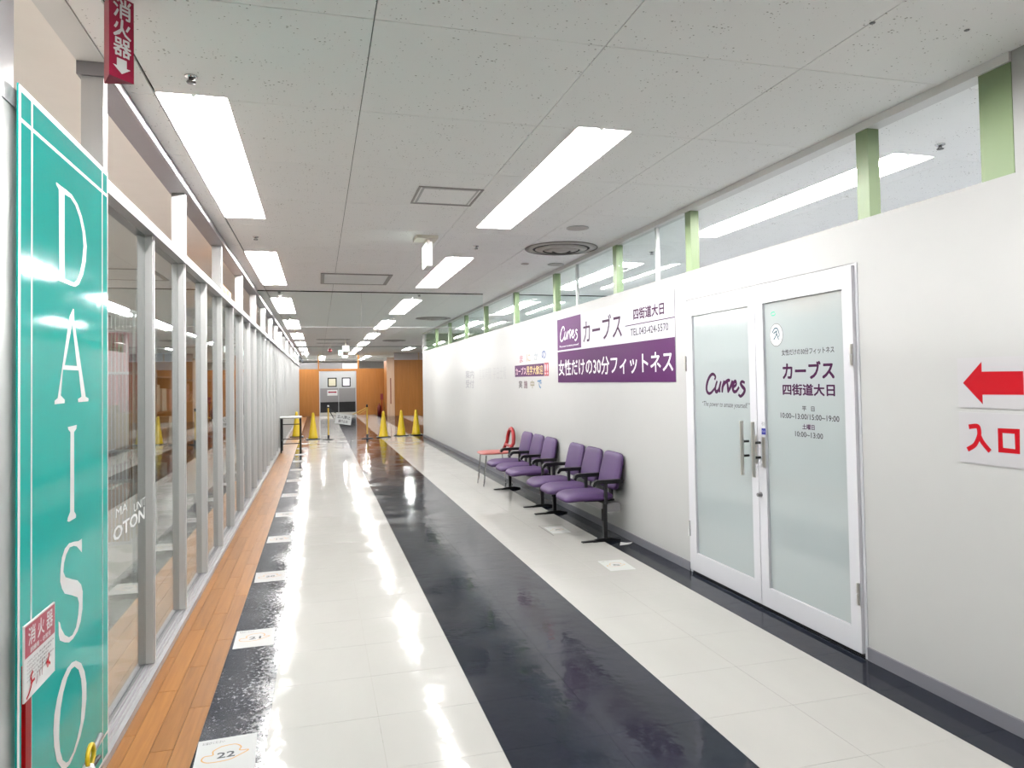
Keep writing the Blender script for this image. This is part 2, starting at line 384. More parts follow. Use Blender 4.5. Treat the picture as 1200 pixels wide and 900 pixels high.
# ================================================================== FLOOR
floor = struct(MB().box(-8, 8.2, Y0, 45, -.12, -.0035).obj('floor', GROUT))
P = .4535; YO = 2.375
xs = [-.5, -.22, .247, .71, 1.165, 1.62, 2.073, 2.53, 2.782]
kinds = [SCUFF_GLINT_TILE, WHITE_TILE, WHITE_TILE, BLACK_TILE, BLACK_TILE, WHITE_TILE, WHITE_TILE, BLACK_TILE]
g = .0007
tile_mesh = []
for i in range(8):
    w = xs[i + 1] - xs[i]
    tile_mesh.append(MB().box(-w / 2 + g, w / 2 - g, -P / 2 + g, P / 2 - g, -.003, 0).mesh('floor_tile', kinds[i]))
rows = range(-2, 31)
for r in rows:
    for i in range(8):
        o = bpy.data.objects.new('floor_tile', tile_mesh[i]); link(o, floor, ((xs[i] + xs[i + 1]) / 2, YO + (r + .5) * P, 0))
def far_tiles(m, cols, r0, r1):
    mb = MB()
    for x0, x1 in cols:
        for r in range(r0, r1):
            mb.box(x0 + g, x1 - g, YO + r * P + g, YO + (r + 1) * P - g, -.003, 0)
    tag(mb.obj('floor_tile', m, floor), kind='stuff')
rE = int((YE + .4 - YO) / P); rC = int((YC - YO) / P)
far_tiles(SCUFF_GLINT_TILE, [(xs[0], xs[1])], 31, rE)
far_tiles(WHITE_TILE, [(xs[1], xs[2]), (xs[2], xs[3]), (xs[5], xs[6]), (xs[6], xs[7])], 31, rE)
far_tiles(BLACK_TILE, [(xs[3], xs[4]), (xs[4], xs[5]), (xs[7], xs[8])], 31, rE)
far_tiles(BLACK_TILE, [(2.784, 3.12), (3.12, 3.45)], rC + 1, rE)
far_tiles(WHITE_TILE, [(3.45, 3.905), (3.905, 4.36), (6.18, 6.635), (6.635, 7.09)], rC + 1, rE)
far_tiles(BLACK_TILE, [(4.36 + .455 * k, 4.815 + .455 * k) for k in range(4)] + [(7.09, 7.9)], rC + 1, rE)
for cols, m in (([(xs[0], xs[1])], SCUFF_GLINT_TILE), ([(xs[1], xs[2]), (xs[2], xs[3]), (xs[5], xs[6]), (xs[6], xs[7])], WHITE_TILE), ([(xs[3], xs[4]), (xs[4], xs[5]), (xs[7], xs[8])], BLACK_TILE)):
    far_tiles(m, cols, -14, -2)
MB().box(-.8195, -.5, Y0, YE, -.0034, -.0031).obj('board_underlay', mat('dark_board_joint', (.06, .03, .015), .8), floor)
# gym and shop floor coverings (seen only through frosted or shop glass)
GYMF = mat('gym_floor_vinyl', (.42, .44, .47), .35)
SHOPF = floor_mat('shop_floor_vinyl', (.62, .58, .54), .25, .0006)
MB().box(2.90, 8, Y0, YC - .12, -.003, 0).obj('floor_covering', GYMF, floor)
MB().box(-7.9, -.955, Y0, YE, -.003, 0).obj('floor_covering', SHOPF, floor)
# oak boards along the shopfront
bw = (.82 - .5) / 3.55; bxs = [-.5, -.5 - bw, -.5 - 2 * bw, -.5 - 3 * bw, -.8195]
offs = [.10, .62, .33, .80]; BL = .905; nb = 0
far = MB()
for c in range(4):
    x1, x0 = bxs[c], bxs[c + 1]; y = -1.0 + offs[c]; w = x1 - x0
    me = MB().box(-w / 2 + .0008, w / 2 - .0014, -BL / 2 + .0014, BL / 2 - .0014, -.003, .0005).mesh('floor_board', WOODP)
    while y < YE - BL:
        if y < 20: link(bpy.data.objects.new('floor_board', me), floor, ((x0 + x1) / 2, y + BL / 2, 0))
        else: far.box(x0 + .0008, x1 - .0008, y + .0008, y + BL - .0008, -.003, .0005)
        y += BL
tag(far.obj('floor_board', WOODP, floor), kind='stuff')
MB().box(-.8195, -.5, Y0, -.95, -.003, .0005).obj('floor_board', WOODP, floor)

# ================================================================== CEILING
ceiling = struct(MB().box(-.93, 8.2, Y0, 45, CZ + .08, CZ + .15).obj('ceiling', CEIL_GAP))
T = .91; cg = .0022
def ctile(w, d): return MB().box(-w / 2 + cg, w / 2 - cg, -d / 2 + cg, d / 2 - cg, 0, .011).mesh('ceiling_tile', CEIL)
cxs = [-.70, .21, 1.12, 2.03, 2.94, 3.85, 4.76, 5.67, 6.58, 7.49]
std = ctile(T, T); edge = ctile(.118, T)
LX = [(x, 4.73 + 4.0 * k) for x, n_ in ((-.548, 8), (1.487, 8), (3.515, 4)) for k in range(-1, n_)] + [(5.6, 4.7), (5.6, 12.7), (5.6, 8.7), (5.6, 16.7), (5.6, .7), (.2, 37.0), (1.3, 37.0), (2.4, 37.0), (.2, 41.0), (2.4, 41.0), (5.5, 25.0), (3.515, 28.7)]
def cut(x0, x1, y0, y1):
    """the tile rectangle less the light openings: a list of rectangles"""
    R = [(x0 + cg, x1 - cg, y0 + cg, y1 - cg)]
    for lx, ly in LX:
        a, b_, c, d_ = lx - .1565, lx + .1565, ly - 1.2565, ly + 1.2565; out = []
        for q in R:
            if q[0] >= b_ or q[1] <= a or q[2] >= d_ or q[3] <= c: out.append(q); continue
            if q[2] < c: out.append((q[0], q[1], q[2], c))
            if q[3] > d_: out.append((q[0], q[1], d_, q[3]))
            m0, m1 = max(q[2], c), min(q[3], d_)
            if q[0] < a: out.append((q[0], a, m0, m1))
            if q[1] > b_: out.append((b_, q[1], m0, m1))
        R = out
    return R
farc = MB(); cnt = 0
for k in range(-7, 47):
    y0 = 2.6 + k * T
    for i, x0 in enumerate(cxs):
        near = (i < 4 and k < 22 and k > -4) or (4 <= i < 8 and -2 < k < 14)
        R = cut(x0, x0 + T, y0, y0 + T); whole = len(R) == 1 and R[0][1] - R[0][0] > T - .01 and R[0][3] - R[0][2] > T - .01
        if near and whole: link(bpy.data.objects.new('ceiling_tile', std), ceiling, (x0 + T / 2, y0 + T / 2, CZ))
        elif near:
            m = MB()
            for q in R: m.box(*q, CZ, CZ + .011)
            if R: m.obj('ceiling_tile', CEIL, ceiling)
        else:
            for q in R: farc.box(*q, CZ, CZ + .011)
    if -4 < k < 22: link(bpy.data.objects.new('ceiling_tile', edge), ceiling, (-.7625 - .0035, y0 + T / 2, CZ))
    else: farc.box(-.825 + cg, -.7070 - cg, y0 + cg, y0 + T - cg, CZ, CZ + .011)
tag(farc.obj('ceiling_tile', CEIL, ceiling), kind='stuff')
struct(MB().box(-8, -.945, Y0, YE, 2.98, 3.1).obj('ceiling', PLASTER))   # plain plaster ceiling of the closed shop

# ================================================================== WALLS
# right wall: two leaves of a doorway cut out of one slab, low (2.32 m) with glazing above
wr = MB()
TH = .105
def slab(y0, y1, z0, z1): wr.box(XR, XR + TH, y0, y1, z0, z1)
slab(4.985, YC, 0, 2.322); slab(2.25, 3.15, 0, 2.322); slab(3.15, 4.985, 2.10, 2.322); slab(Y0, 2.25, 0, CZ - .001)
wall_right = struct(wr.obj('wall_right', WALL))
def part(name, m, parent, *a, **k): return bx(name, m, parent, *a, **k)
b = MB().box(XR - .012, XR - .0005, 4.99, YC, .0005, .068).box(XR - .012, XR - .0005, Y0, 3.145, .0005, .068).box(XR - .012, XR + TH, YC + .0005, YC + .012, .0005, .068)
struct(b.obj('baseboard_right', BASE))
bm_ = MB().box(XR - .01, XR + TH - .03, 2.252, YC, CZ - .042, CZ - .001)
struct(bm_.obj('trim_1', BEAM))
px_edges = [2.405, 3.136, 4.968, 6.383, 8.213, 10.044, 11.98, 13.68, 15.47, 17.29]
for k, y1 in enumerate(px_edges):
    wd = .15 if k == 0 else .085
    part('post', GREEN, wall_right, XR + .002, XR + .072, y1 - wd, y1, 2.3225, CZ - .0425)
part('post', BEAM, wall_right, XR, XR + TH, YC - .06, YC, 2.3225, CZ - .0425)
thin = [5.52, 7.47]
for y in thin: part('transom_mullion', SIGNW, wall_right, XR + .02, XR + .05, y - .03, y, 2.3225, CZ - .0425)
ys = px_edges[2:] + [YC - .06]
for a, c in zip(ys, ys[1:]):
    e = [q for q in thin if a < q < c]
    segs = [(a + .002, c - .087)] if not e else [(a + .002, e[0] - .032), (e[0] + .002, c - .087)]
    for s0, s1 in segs: part('transom_pane', GLASS2, wall_right, XR + .032, XR + .038, s0, s1, 2.3225, CZ - .0425)

# green end wall of the gym and its other walls
struct(MB().box(XR + TH + .001, 8, YC - .11, YC, 0, CZ).obj('wall_back_gym', GREEN_D))
gw = struct(MB().box(8.001, 8.12, Y0, 45, 0, CZ).obj('wall_far_right', WALL))
struct(MB().box(-8, 8.1, Y0 - .12, Y0 - .001, 0, 3.0).obj('wall_front', WALL))
struct(MB().box(-8.12, -8.001, Y0, YE, 0, 3.1).obj('wall_far_left', PLASTER))

# ------------------------------------------------ left: glazed aluminium shopfront
wl = struct(MB().box(-.93, XL, Y0, YE - .02, .0006, .035).box(-.93, XL - .02, Y0, YE - .02, .035, .05).obj('wall_left', ALU_L))
MB().box(-.858, -.850, Y0, YE - .03, .0502, .056).box(-.876, -.870, Y0, YE - .03, .0502, .056).box(-.905, -.895, Y0, YE - .03, .0502, .056).obj('sill_track', ALU_D, wl)
MB().box(XL + .0003, XL + .0015, Y0, YE - .02, .028, .034).obj('sill_track', ALU_D, wl)
MB().box(-.925, XL - .005, Y0, YE - .02, 2.30, 2.352).obj('top_rail', ALU_L, wl)
MB().box(-.935, XL - .0, 3.20, YE - .02, 2.772, CZ - .001).obj('header', ALU_D, wl)
MB().box(XL + .0005, XL + .006, 3.20, YE - .02, 2.774, 2.80).obj('header_bead', ALU_L, wl)
PM = .9215; M0 = 3.235
mull = MB().box(-.8845, XL - .022, -.05, 0, .0565, 2.2995).box(XL - .0215, XL - .017, -.034, -.016, .0565, 2.2995).mesh('mullion', ALU)
stile = MB().box(-.918, -.885, -.046, -.004, .0565, 2.2995).mesh('sash_stile', mat('sash_aluminium', (.42, .42, .42), .4, .5))
pane = MB().box(-.882, -.877, .001, PM - .051, .057, 2.2993).mesh('glass_pane', GLASS)
post_s = MB().box(-.922, XL - .02, -.055, 0, 2.3525, 2.7715).mesh('upper_post', ALU)
k = -8; n = 0
while M0 + k * PM < YE - .3:
    y = M0 + k * PM
    link(bpy.data.objects.new('mullion', mull), wl, (0, y, 0))
    link(bpy.data.objects.new('sash_stile', stile), wl, (0, y, 0))
    if k != -1 and y + PM < YE - .1: link(bpy.data.objects.new('glass_pane', pane), wl, (0, y, 0))
    if k % 2 == 0: link(bpy.data.objects.new('upper_post', post_s), wl, (0, y + .035, 0))
    k += 1
MB().box(-.944, -.9355, Y0, YE, CZ + .001, 2.9795).obj('fascia', PLASTER, wl)
MB().box(-.9345, -.826, Y0, 3.198, CZ - .004, CZ + .0115).obj('ceiling_edge_trim', BEAM, wl)
# tall jamb of the sign bay
MB().box(-.935, XL - .01, 2.11, 2.335, .0565, 2.2995).box(XL - .0095, XL - .004, 2.12, 2.135, .0565, 2.2995).box(XL - .0095, XL - .004, 2.19, 2.205, .0565, 2.2995).obj('jamb', ALU, wl)
MB().box(-.935, XL - .01, 2.13, 2.30, 2.3525, CZ - .001).obj('upper_post', ALU_L, wl)
# faint white lettering on the first shop pane
wpl = west(-.8768)
text('MA', 'lettering', SIGNW, wl, wpl, 3.54, 3.74, .915, .955)
text('UNIT', 'lettering', SIGNW, wl, wpl, 3.86, 4.10, .885, .925)
text('OTON', 'lettering', SIGNW, wl, wpl, 3.50, 4.08, .815, .875, bold=.02)

# ------------------------------------------------ end wall, double swing doors, transom
end = struct(MB().box(-.93, .04, YE, YE + .1, 0, 2.17).box(1.72, 3.0, YE, YE + .1, 0, 2.17).box(.04, 1.72, YE, YE + .1, 2.07, 2.17).obj('wall_back', WOODW))
for x0 in (-.90, -.43, 1.76, 2.17, 2.58): bx('veneer_panel', WOODW, end, x0, x0 + (.46 if x0 < 0 else .40), YE - .012, YE - .0005, .08, 2.16)
bx('jamb', ALU, end, .042, .072, YE - .03, YE + .1, 0, 2.069); bx('jamb', ALU_L, end, 1.688, 1.718, YE - .03, YE + .1, 0, 2.069)
bx('transom_post', WOODW, end, -.01, .05, YE + .02, YE + .08, 2.171, CZ - .001)
bx('transom_post', WOODW, end, 1.78, 1.86, YE + .02, YE + .08, 2.171, CZ - .001)
bx('fascia_panel', GREYM, end, -.92, -.02, YE + .02, YE + .06, 2.171, 2.45)
bx('fascia_panel', GREYM, end, .06, 1.10, YE + .02, YE + .06, 2.171, 2.45)
bx('transom_pane', SIGNW, end, 1.11, 1.77, YE + .03, YE + .05, 2.171, 2.42)
bx('transom_rail', BLACKM, end, -.92, 3.0, YE + .03, YE + .05, 2.60, 2.62)
struct(bx('wall_back_hall', WALL, None, -8, 8, 45, 45.1, 0, CZ))
struct(bx('wall_left_hall', WALL, None, -.99, -.94, YE + .01, 44.9, 0, CZ))
for i, (x0, x1, wx0, wx1) in enumerate(((.076, .908, .42, .83), (.912, 1.684, 1.06, 1.46))):
    d = struct(MB().box(x0, x1, YE + .02, YE + .06, .02, 2.06).obj('door_%d' % (3 + i), mat('door_white', (.33, .345, .35), .35)))
    bx('kick_plate', mat('door_steel', (.20, .195, .20), .35, .6), d, x0 + .01, x1 - .01, YE + .008, YE + .0195, .64, 1.27)
    bx('kick_plate', BLACK, d, x0 + .01, x1 - .01, YE + .008, YE + .0195, .15, .635)
    bx('kick_plate', STEEL, d, x0 + .01, x1 - .01, YE + .008, YE + .0195, .03, .145)
    f = bx('window_frame', BLACK, d, wx0, wx1, YE + .006, YE + .0195, 1.33, 1.76, bv=.004)
    bx('window_pane', mat('door_window', (.5, .48, .36), .2) if i == 0 else mat('door_window_b', (.70, .70, .78), .2), f, wx0 + .05, wx1 - .05, YE + .002, YE + .0055, 1.38, 1.71)
sg = tag(bx('door_sign', SIGNW, None, .40, .86, YE - .004, YE + .004, .93, 1.19), 'small white notice with a crimson double arrow on the far swing door', 'sign')
MB().add([north(YE - .0045)(a, c, 0) for a, c in ((.42, 1.09), (.50, 1.14), (.50, 1.12), (.76, 1.12), (.76, 1.14), (.84, 1.09), (.76, 1.04), (.76, 1.06), (.50, 1.06), (.50, 1.04))], [(0, 1, 2, 7 + 1, 9), (2, 3, 7, 8), (3, 4, 5, 6, 7)]).obj('arrow', CRIMSON, sg)
# wood-clad side block beyond the corner
sb = struct(MB().box(3.0, 8, 32.0, YE - .001, 0, 2.5).obj('wall_side_block', WOODW))
for i in range(8): bx('veneer_panel', WOODW, sb, 3.32 + i * .58, 3.32 + i * .58 + .57, 31.988, 31.9995, .08, 2.49)
bx('pilaster', WOODL, sb, 2.955, 3.28, 31.95, 31.9995, 0, 2.62)
bx('recessed_pull', mat('dark_red_wood', (.20, .06, .03), .5), sb, 3.09, 3.14, 31.945, 31.9495, .54, 1.69)
MB().box(3.28, 8, 32.02, 32.06, 2.5005, CZ - .002).obj('upper_panel', mat('mauve_panel', (.50, .43, .44), .4), sb)
bx('upper_frame', WOODL, sb, 4.36, 4.42, 32.0, 32.019, 2.5005, CZ - .002)

# ================================================================== CEILING LIGHTS
def make_light():
    e = empty('ceiling_light', (0, 0, CZ))
    # recessed trough: flange flush with the boards, sloping white sides, two bare tubes end to end
    Z = CZ
    MB().box(-.156, .156, -1.256, 1.256, Z + .0705, Z + .074).box(-.156, -.1525, -1.256, 1.256, Z - .001, Z + .0705).box(.1525, .156, -1.256, 1.256, Z - .001, Z + .0705) \
        .box(-.1525, .1525, -1.256, -1.2525, Z - .001, Z + .0705).box(-.1525, .1525, 1.2525, 1.256, Z - .001, Z + .0705).obj('housing', BEAM, e)
    r = MB(); a, b_, c, d_ = .152, .10, 1.252, 1.22
    v = [(-a, -c, Z), (a, -c, Z), (a, c, Z), (-a, c, Z), (-b_, -d_, Z + .065), (b_, -d_, Z + .065), (b_, d_, Z + .065), (-b_, d_, Z + .065)]
    r.add(v, [(0, 1, 5, 4), (1, 2, 6, 5), (2, 3, 7, 6), (3, 0, 4, 7), (4, 5, 6, 7)]); r.obj('reflector', mat('lamp_reflector_white', (.90, .90, .89), .6), e)
    for s_ in (-1, 1):
        MB().tube([(0, s_ * .02, Z + .028), (0, s_ * 1.19, Z + .028)], .015, 12).obj('tube', LAMP, e)
        MB().box(-.010, .010, min(s_ * 1.191, s_ * 1.202), max(s_ * 1.191, s_ * 1.202), Z + .012, Z + .0645).obj('lamp_holder', SIGNW, e)
    return e
base = make_light(); first = True
ordn = ['second', 'third', 'fourth', 'fifth', 'sixth', 'seventh', 'eighth']
rowsL = (('left row', -.548, 8), ('middle row', 1.487, 8), ('gym row behind the wall', 3.515, 4))
for rn, x, cnt_ in rowsL:
    for k in range(-1, cnt_):
        y = 4.73 + 4.0 * k
        o = base if first else copy_tree(base); first = False
        o.location = (x, y, CZ)
        where = 'behind the viewer' if k < 0 else ('nearest' if k == 0 else ordn[k - 1])
        tag(o, 'fluorescent ceiling light, %s in the %s' % (where, rn), 'ceiling light', 'fluorescent lights in the ' + rn)
for x, y in ((5.6, 4.7), (5.6, 12.7), (.2, 37.0), (1.3, 37.0), (2.4, 37.0), (.2, 41.0), (2.4, 41.0), (5.5, 25.0), (3.515, 28.7), (-3.6, 2.7), (-3.6, 10.7), (-3.6, 18.7), (-3.6, 26.7), (-5.8, 2.7), (-5.8, 10.7), (-3.6, 6.7), (-3.6, 14.7), (-5.8, 6.7), (5.6, 8.7), (5.6, 16.7), (5.6, .7)):  # some shop and deep gym lamps are added, unseen, to brighten those rooms
    o = copy_tree(base); o.location = (x, y, CZ if x > -1 else 2.904)
    w = {(.2, 37.0): 'beyond the far doors, left front', (1.3, 37.0): 'beyond the far doors, middle', (2.4, 37.0): 'beyond the far doors, right front', (.2, 41.0): 'beyond the far doors, left back', (2.4, 41.0): 'beyond the far doors, right back',
         (5.5, 25.0): 'in the side passage', (3.515, 28.7): 'in front of the side wood block', (5.6, 4.7): 'deep in the gym, near end', (5.6, 12.7): 'deep in the gym, far end',
         (-3.6, 2.7): 'in the shop, nearest', (-3.6, 10.7): 'in the shop, second', (-3.6, 18.7): 'in the shop, third', (-3.6, 26.7): 'added in the shop for brightness, farthest', (-5.8, 2.7): 'added deep in the shop for brightness, nearer', (-5.8, 10.7): 'added deep in the shop for brightness, farther', (-3.6, 6.7): 'added in the shop for brightness between the nearest and second', (-3.6, 14.7): 'added in the shop for brightness between the second and third', (-5.8, 6.7): 'added deep in the shop for brightness, middle', (5.6, 8.7): 'added deep in the gym for brightness, middle', (5.6, 16.7): 'added deep in the gym for brightness by the green wall', (5.6, .7): 'added deep in the gym for brightness behind the viewer'}[(x, y)]
    tag(o, 'flush fluorescent ceiling light ' + w, 'ceiling light', 'fluorescent lights off the corridor')

# ================================================================== SWING DOORS OF THE GYM
def gym_door(idx, y0, y1, gy0, gy1, gz0, hinge_y):
    x0, x1 = XR - .022, XR + .018
    m = MB().box(x0, x1, y0, gy0, .025, 2.085).box(x0, x1, gy1, y1, .025, 2.085).box(x0, x1, gy0, gy1, .025, gz0).box(x0, x1, gy0, gy1, 1.968, 2.085)
    d = struct(m.obj('door_%d' % idx, DOORW))
    bx('glass_pane', FROST, d, XR - .006, XR, gy0 + .0005, gy1 - .0005, gz0 + .0005, 1.9675)
    for z in (.28, 1.55):
        h = MB().tube([(x0 - .008, hinge_y, z), (x0 - .008, hinge_y, z + .055)], .008, 10).tube([(x0 - .008, hinge_y, z + .06), (x0 - .008, hinge_y, z + .115)], .008, 10)
        h.obj('hinge', SIGNW if z < 1 and idx == 1 else STEEL, d)
    return d
d1 = gym_door(1, 4.052, 4.962, 4.124, 4.862, .165, 4.955)
d2 = gym_door(2, 3.172, 4.046, 3.246, 3.966, .150, 3.180)
fr = MB().box(XR - .004, XR + TH, 4.965, 4.9845, 0, 2.0995).box(XR - .004, XR + TH, 3.1505, 3.168, 0, 2.0995).box(XR + .006, XR + TH, 3.168, 4.965, 2.09, 2.0995)
struct(fr.obj('trim_2', DOORW))
struct(MB().box(XR + .002, XR + TH, 3.17, 4.96, .0002, .012).obj('door_gap_shade', BLACK))  # black strip put in for the shade of the gap under the doors
def pull(d, y):
    h = MB().tube([(XR - .075, y, .85), (XR - .075, y, 1.205)], .0125, 14)
    o = h.obj('pull_handle', STEEL, d)
    MB().tube([(XR - .0632, y, .975), (XR - .0225, y, .975)], .008, 10).tube([(XR - .0632, y, 1.07), (XR - .0225, y, 1.07)], .008, 10).obj('standoff', BLACKM, o)
pull(d1, 4.150); pull(d2, 4.022)
bx('lock_plate', STEEL, d1, XR - .0265, XR - .0225, 4.056, 4.112, .93, 1.115)
bx('lock_plate', STEEL, d2, XR - .0265, XR - .0225, 3.968, 4.0, .915, 1.11)
MB().tube([(XR - .0225, 4.026, .735), (XR - .05, 4.026, .735)], [.016, .012], 16).obj('thumb_turn', GREYM, d2)
ep = east(XR - .0224)
quad(ep, 4.004, 3.960, 1.125, 1.165, .0006).obj('sticker', NAVY, d2)
text('PUSH', 'lettering', SIGNW, d2, ep, 4.0, 3.964, 1.139, 1.151, .0012)
text('引', 'lettering', GTEXT, d2, ep, 4.002, 3.972, 1.18, 1.205)
# lettering on the frosted panes
gp = east(XR - .0062)
CUR = [[(4.575, 1.484), (4.566, 1.503), (4.594, 1.521), (4.631, 1.512), (4.669, 1.476), (4.69, 1.431), (4.687, 1.397), (4.661, 1.38), (4.626, 1.387), (4.578, 1.418)],
       [(4.547, 1.467), (4.567, 1.431), (4.57, 1.404), (4.554, 1.393), (4.522, 1.415), (4.497, 1.464)], [(4.497, 1.464), (4.517, 1.415), (4.513, 1.394)],
       [(4.454, 1.469), (4.475, 1.426), (4.481, 1.394)], [(4.47, 1.432), (4.436, 1.461), (4.397, 1.475), (4.383, 1.473)],
       [(4.415, 1.463), (4.407, 1.427), (4.405, 1.395)], [(4.405, 1.395), (4.371, 1.432), (4.35, 1.469)],
       [(4.343, 1.424), (4.306, 1.445), (4.311, 1.468), (4.334, 1.456), (4.345, 1.416), (4.33, 1.396), (4.302, 1.401), (4.273, 1.425)],
       [(4.206, 1.459), (4.231, 1.466), (4.249, 1.453), (4.232, 1.433), (4.205, 1.412), (4.217, 1.387), (4.252, 1.366), (4.275, 1.375)]]
strokes(CUR, .027, gp, .0008, taper=.35).obj('lettering', VTEXT, d1)
text('“The power to amaze yourself.”', 'lettering', GTEXT, d1, gp, 4.755, 4.150, 1.275, 1.322, shear=.3)
text('女性だけの30分フィットネス', 'lettering', GTEXT, d2, gp, 3.798, 3.335, 1.625, 1.662, bold=.016)
text('カーブス', 'lettering', VTEXT, d2, gp, 3.792, 3.340, 1.482, 1.580, bold=.030)
text('四街道大日', 'lettering', VTEXT, d2, gp, 3.796, 3.340, 1.382, 1.449, bold=.028)
text('平   日', 'lettering', GTEXT, d2, gp, 3.620, 3.512, 1.290, 1.318, bold=.02)
text('10:00~13:00/15:00~19:00', 'lettering', GTEXT, d2, gp, 3.825, 3.310, 1.240, 1.272, bold=.012)
text('土曜日', 'lettering', VTEXT, d2, gp, 3.622, 3.516, 1.182, 1.212, bold=.02)
text('10:00~13:00', 'lettering', GTEXT, d2, gp, 3.690, 3.446, 1.135, 1.166, bold=.012)
def ellipse(ca, cb, ra, rb, n=32, a0=0, a1=2 * PI): return [(ca + ra * math.cos(a0 + (a1 - a0) * i / n), cb + rb * math.sin(a0 + (a1 - a0) * i / n)) for i in range(n + (a1 - a0 < 6))]
st = flat(gp, ellipse(3.848, 1.757, .067, .073), .0008).obj('sticker', GREYM, d2)
flat(gp, ellipse(3.848, 1.757, .062, .068), .0012).obj('disc', SIGNW, st)
strokes([[(3.885, 1.775), (3.862, 1.798), (3.835, 1.795), (3.818, 1.765), (3.820, 1.745)], [(3.872, 1.768), (3.84, 1.782)], [(3.872, 1.730), (3.852, 1.75), (3.842, 1.775)], [(3.842, 1.765), (3.825, 1.728)]], .009, gp, .0016).obj('emblem', mat('dark_green_navy_ink', (.02, .06, .09), .4), st)
strokes([ellipse(3.874, 1.892, .022, .011, 16)[:7], ellipse(3.874, 1.892, .022, .011, 16)[8:15]], .006, gp, .0008).obj('sticker', mat('recycling_green', (.02, .42, .24), .4), d2)

# ================================================================== SIGNS ON THE RIGHT WALL
def east_panel(name, m, y0, y1, z0, z1, label, cat, th=.004, parent=None, x=XR):
    o = MB().box(x - .0008 - th, x - .0008, y0, y1, z0, z1).obj(name, m, parent)
    return tag(o, label, cat) if label else o
sp = east(XR - .0048)
ban = east_panel('wall_banner', mat('banner_white', (.36, .352, .395), .4), 5.158, 8.064, 1.465, 2.215, 'wide white and violet wall banner with Japanese lettering, left of the glass doors', 'sign')
quad(sp, 8.064, 5.158, 1.465, 1.828, .0004).obj('violet_band', VIOLET, ban)
quad(sp, 8.060, 7.268, 1.846, 2.212, .0004).obj('logo_square', VIOLET_L, ban)
text('女性だけの30分フィットネス', 'lettering', SIGNW, ban, sp, 8.03, 5.20, 1.545, 1.728, .001, bold=.012)
text('カーブス', 'lettering', VTEXT, ban, sp, 7.20, 6.19, 1.895, 2.135, .001, bold=.006)
text('四街道大日', 'lettering', VTEXT, ban, sp, 5.925, 5.335, 2.030, 2.130, .001, bold=.028)
quad(sp, 6.11, 5.155, 1.984, 1.992, .001).obj('rule', VTEXT, ban)
text('TEL.043-424-5570', 'lettering', GTEXT, ban, sp, 5.995, 5.265, 1.890, 1.953, .001, bold=.014)
def remap(P_, a0, a1, b0, b1):
    A = [p[0] for s in P_ for p in s]; B = [p[1] for s in P_ for p in s]
    return [[(a0 + (max(A) - p[0]) / (max(A) - min(A)) * (a1 - a0), b0 + (p[1] - min(B)) / (max(B) - min(B)) * (b1 - b0)) for p in s] for s in P_]
strokes(remap(CUR, 7.95, 7.38, 1.935, 2.115), .022, sp, .001, taper=.3).obj('lettering', SIGNW, ban)
text('The power to amaze yourself.', 'lettering', SIGNW, ban, sp, 7.99, 7.34, 1.872, 1.900, .001, bold=.01, shear=.3)
# small coloured lettering group stuck straight on the wall
wp = east(XR - .0006)
sm = east_panel('campaign_notice', VIOLET, 8.62, 10.0, 1.548, 1.712, 'narrow dark violet strip notice with yellow Japanese lettering, left of the big banner', 'sign', .002)
sp2 = east(XR - .0028)
text('カーブス', 'lettering', mat('pale_pink_print', (.5, .32, .36), .5), sm, sp2, 9.95, 9.42, 1.578, 1.680, .0006, bold=.015)
text('見学大歓迎', 'lettering', mat('pale_yellow_print', (.5, .38, .14), .5), sm, sp2, 9.40, 8.66, 1.572, 1.690, .0006, bold=.008)
ex = east_panel('notice_end', CRIMSON, 8.43, 8.60, 1.548, 1.715, None, None, .002, sm)
text('!!', 'lettering', mat('pale_red_print', (.75, .35, .35), .5), ex, sp2, 8.575, 8.455, 1.57, 1.695, .0006, bold=.02)
def lone(ch, a0, a1, b0, b1, m, lab):
    o = text(ch, 'wall_character', m, None, wp, a0, a1, b0, b1, .0006, bold=.03); tag(o, lab, 'lettering', 'cut-out characters around the violet strip notice')
# upper row z 1.76-1.88, lower row z 1.37-1.50
for ch, y, zc, m, lab in (('ま', 9.66, 1.800, mat('rose_print', (.26, .10, .13), .5), 'small rose character, leftmost in the row above the strip notice'),
                      ('に', 9.30, 1.805, mat('tan_print', (.27, .19, .13), .5), 'small tan character, second in the row above the strip notice'),
                      ('か', 8.95, 1.812, mat('grey_blue_print', (.17, .19, .22), .5), 'small grey character, third in the row above the strip notice'),
                      ('の', 8.62, 1.822, mat('slate_blue_print', (.05, .08, .19), .5), 'small dark blue character, rightmost in the row above the strip notice'),
                      ('実', 9.72, 1.440, mat('charcoal_print', (.06, .05, .055), .5), 'small charcoal character, leftmost in the row below the strip notice'),
                      ('施', 9.46, 1.440, mat('plum_print', (.10, .05, .065), .5), 'small plum character, second in the row below the strip notice'),
                      ('中', 9.14, 1.442, mat('olive_print', (.16, .14, .08), .5), 'small olive character, third in the row below the strip notice'),
                      ('で', 8.82, 1.445, BLUE_P, 'small bright blue character, rightmost in the row below the strip notice')):
    w_, h_ = (.085, .05) if zc > 1.6 else (.085, .052)
    lone(ch, y + w_, y - w_, zc - h_ , zc + h_, m, lab)
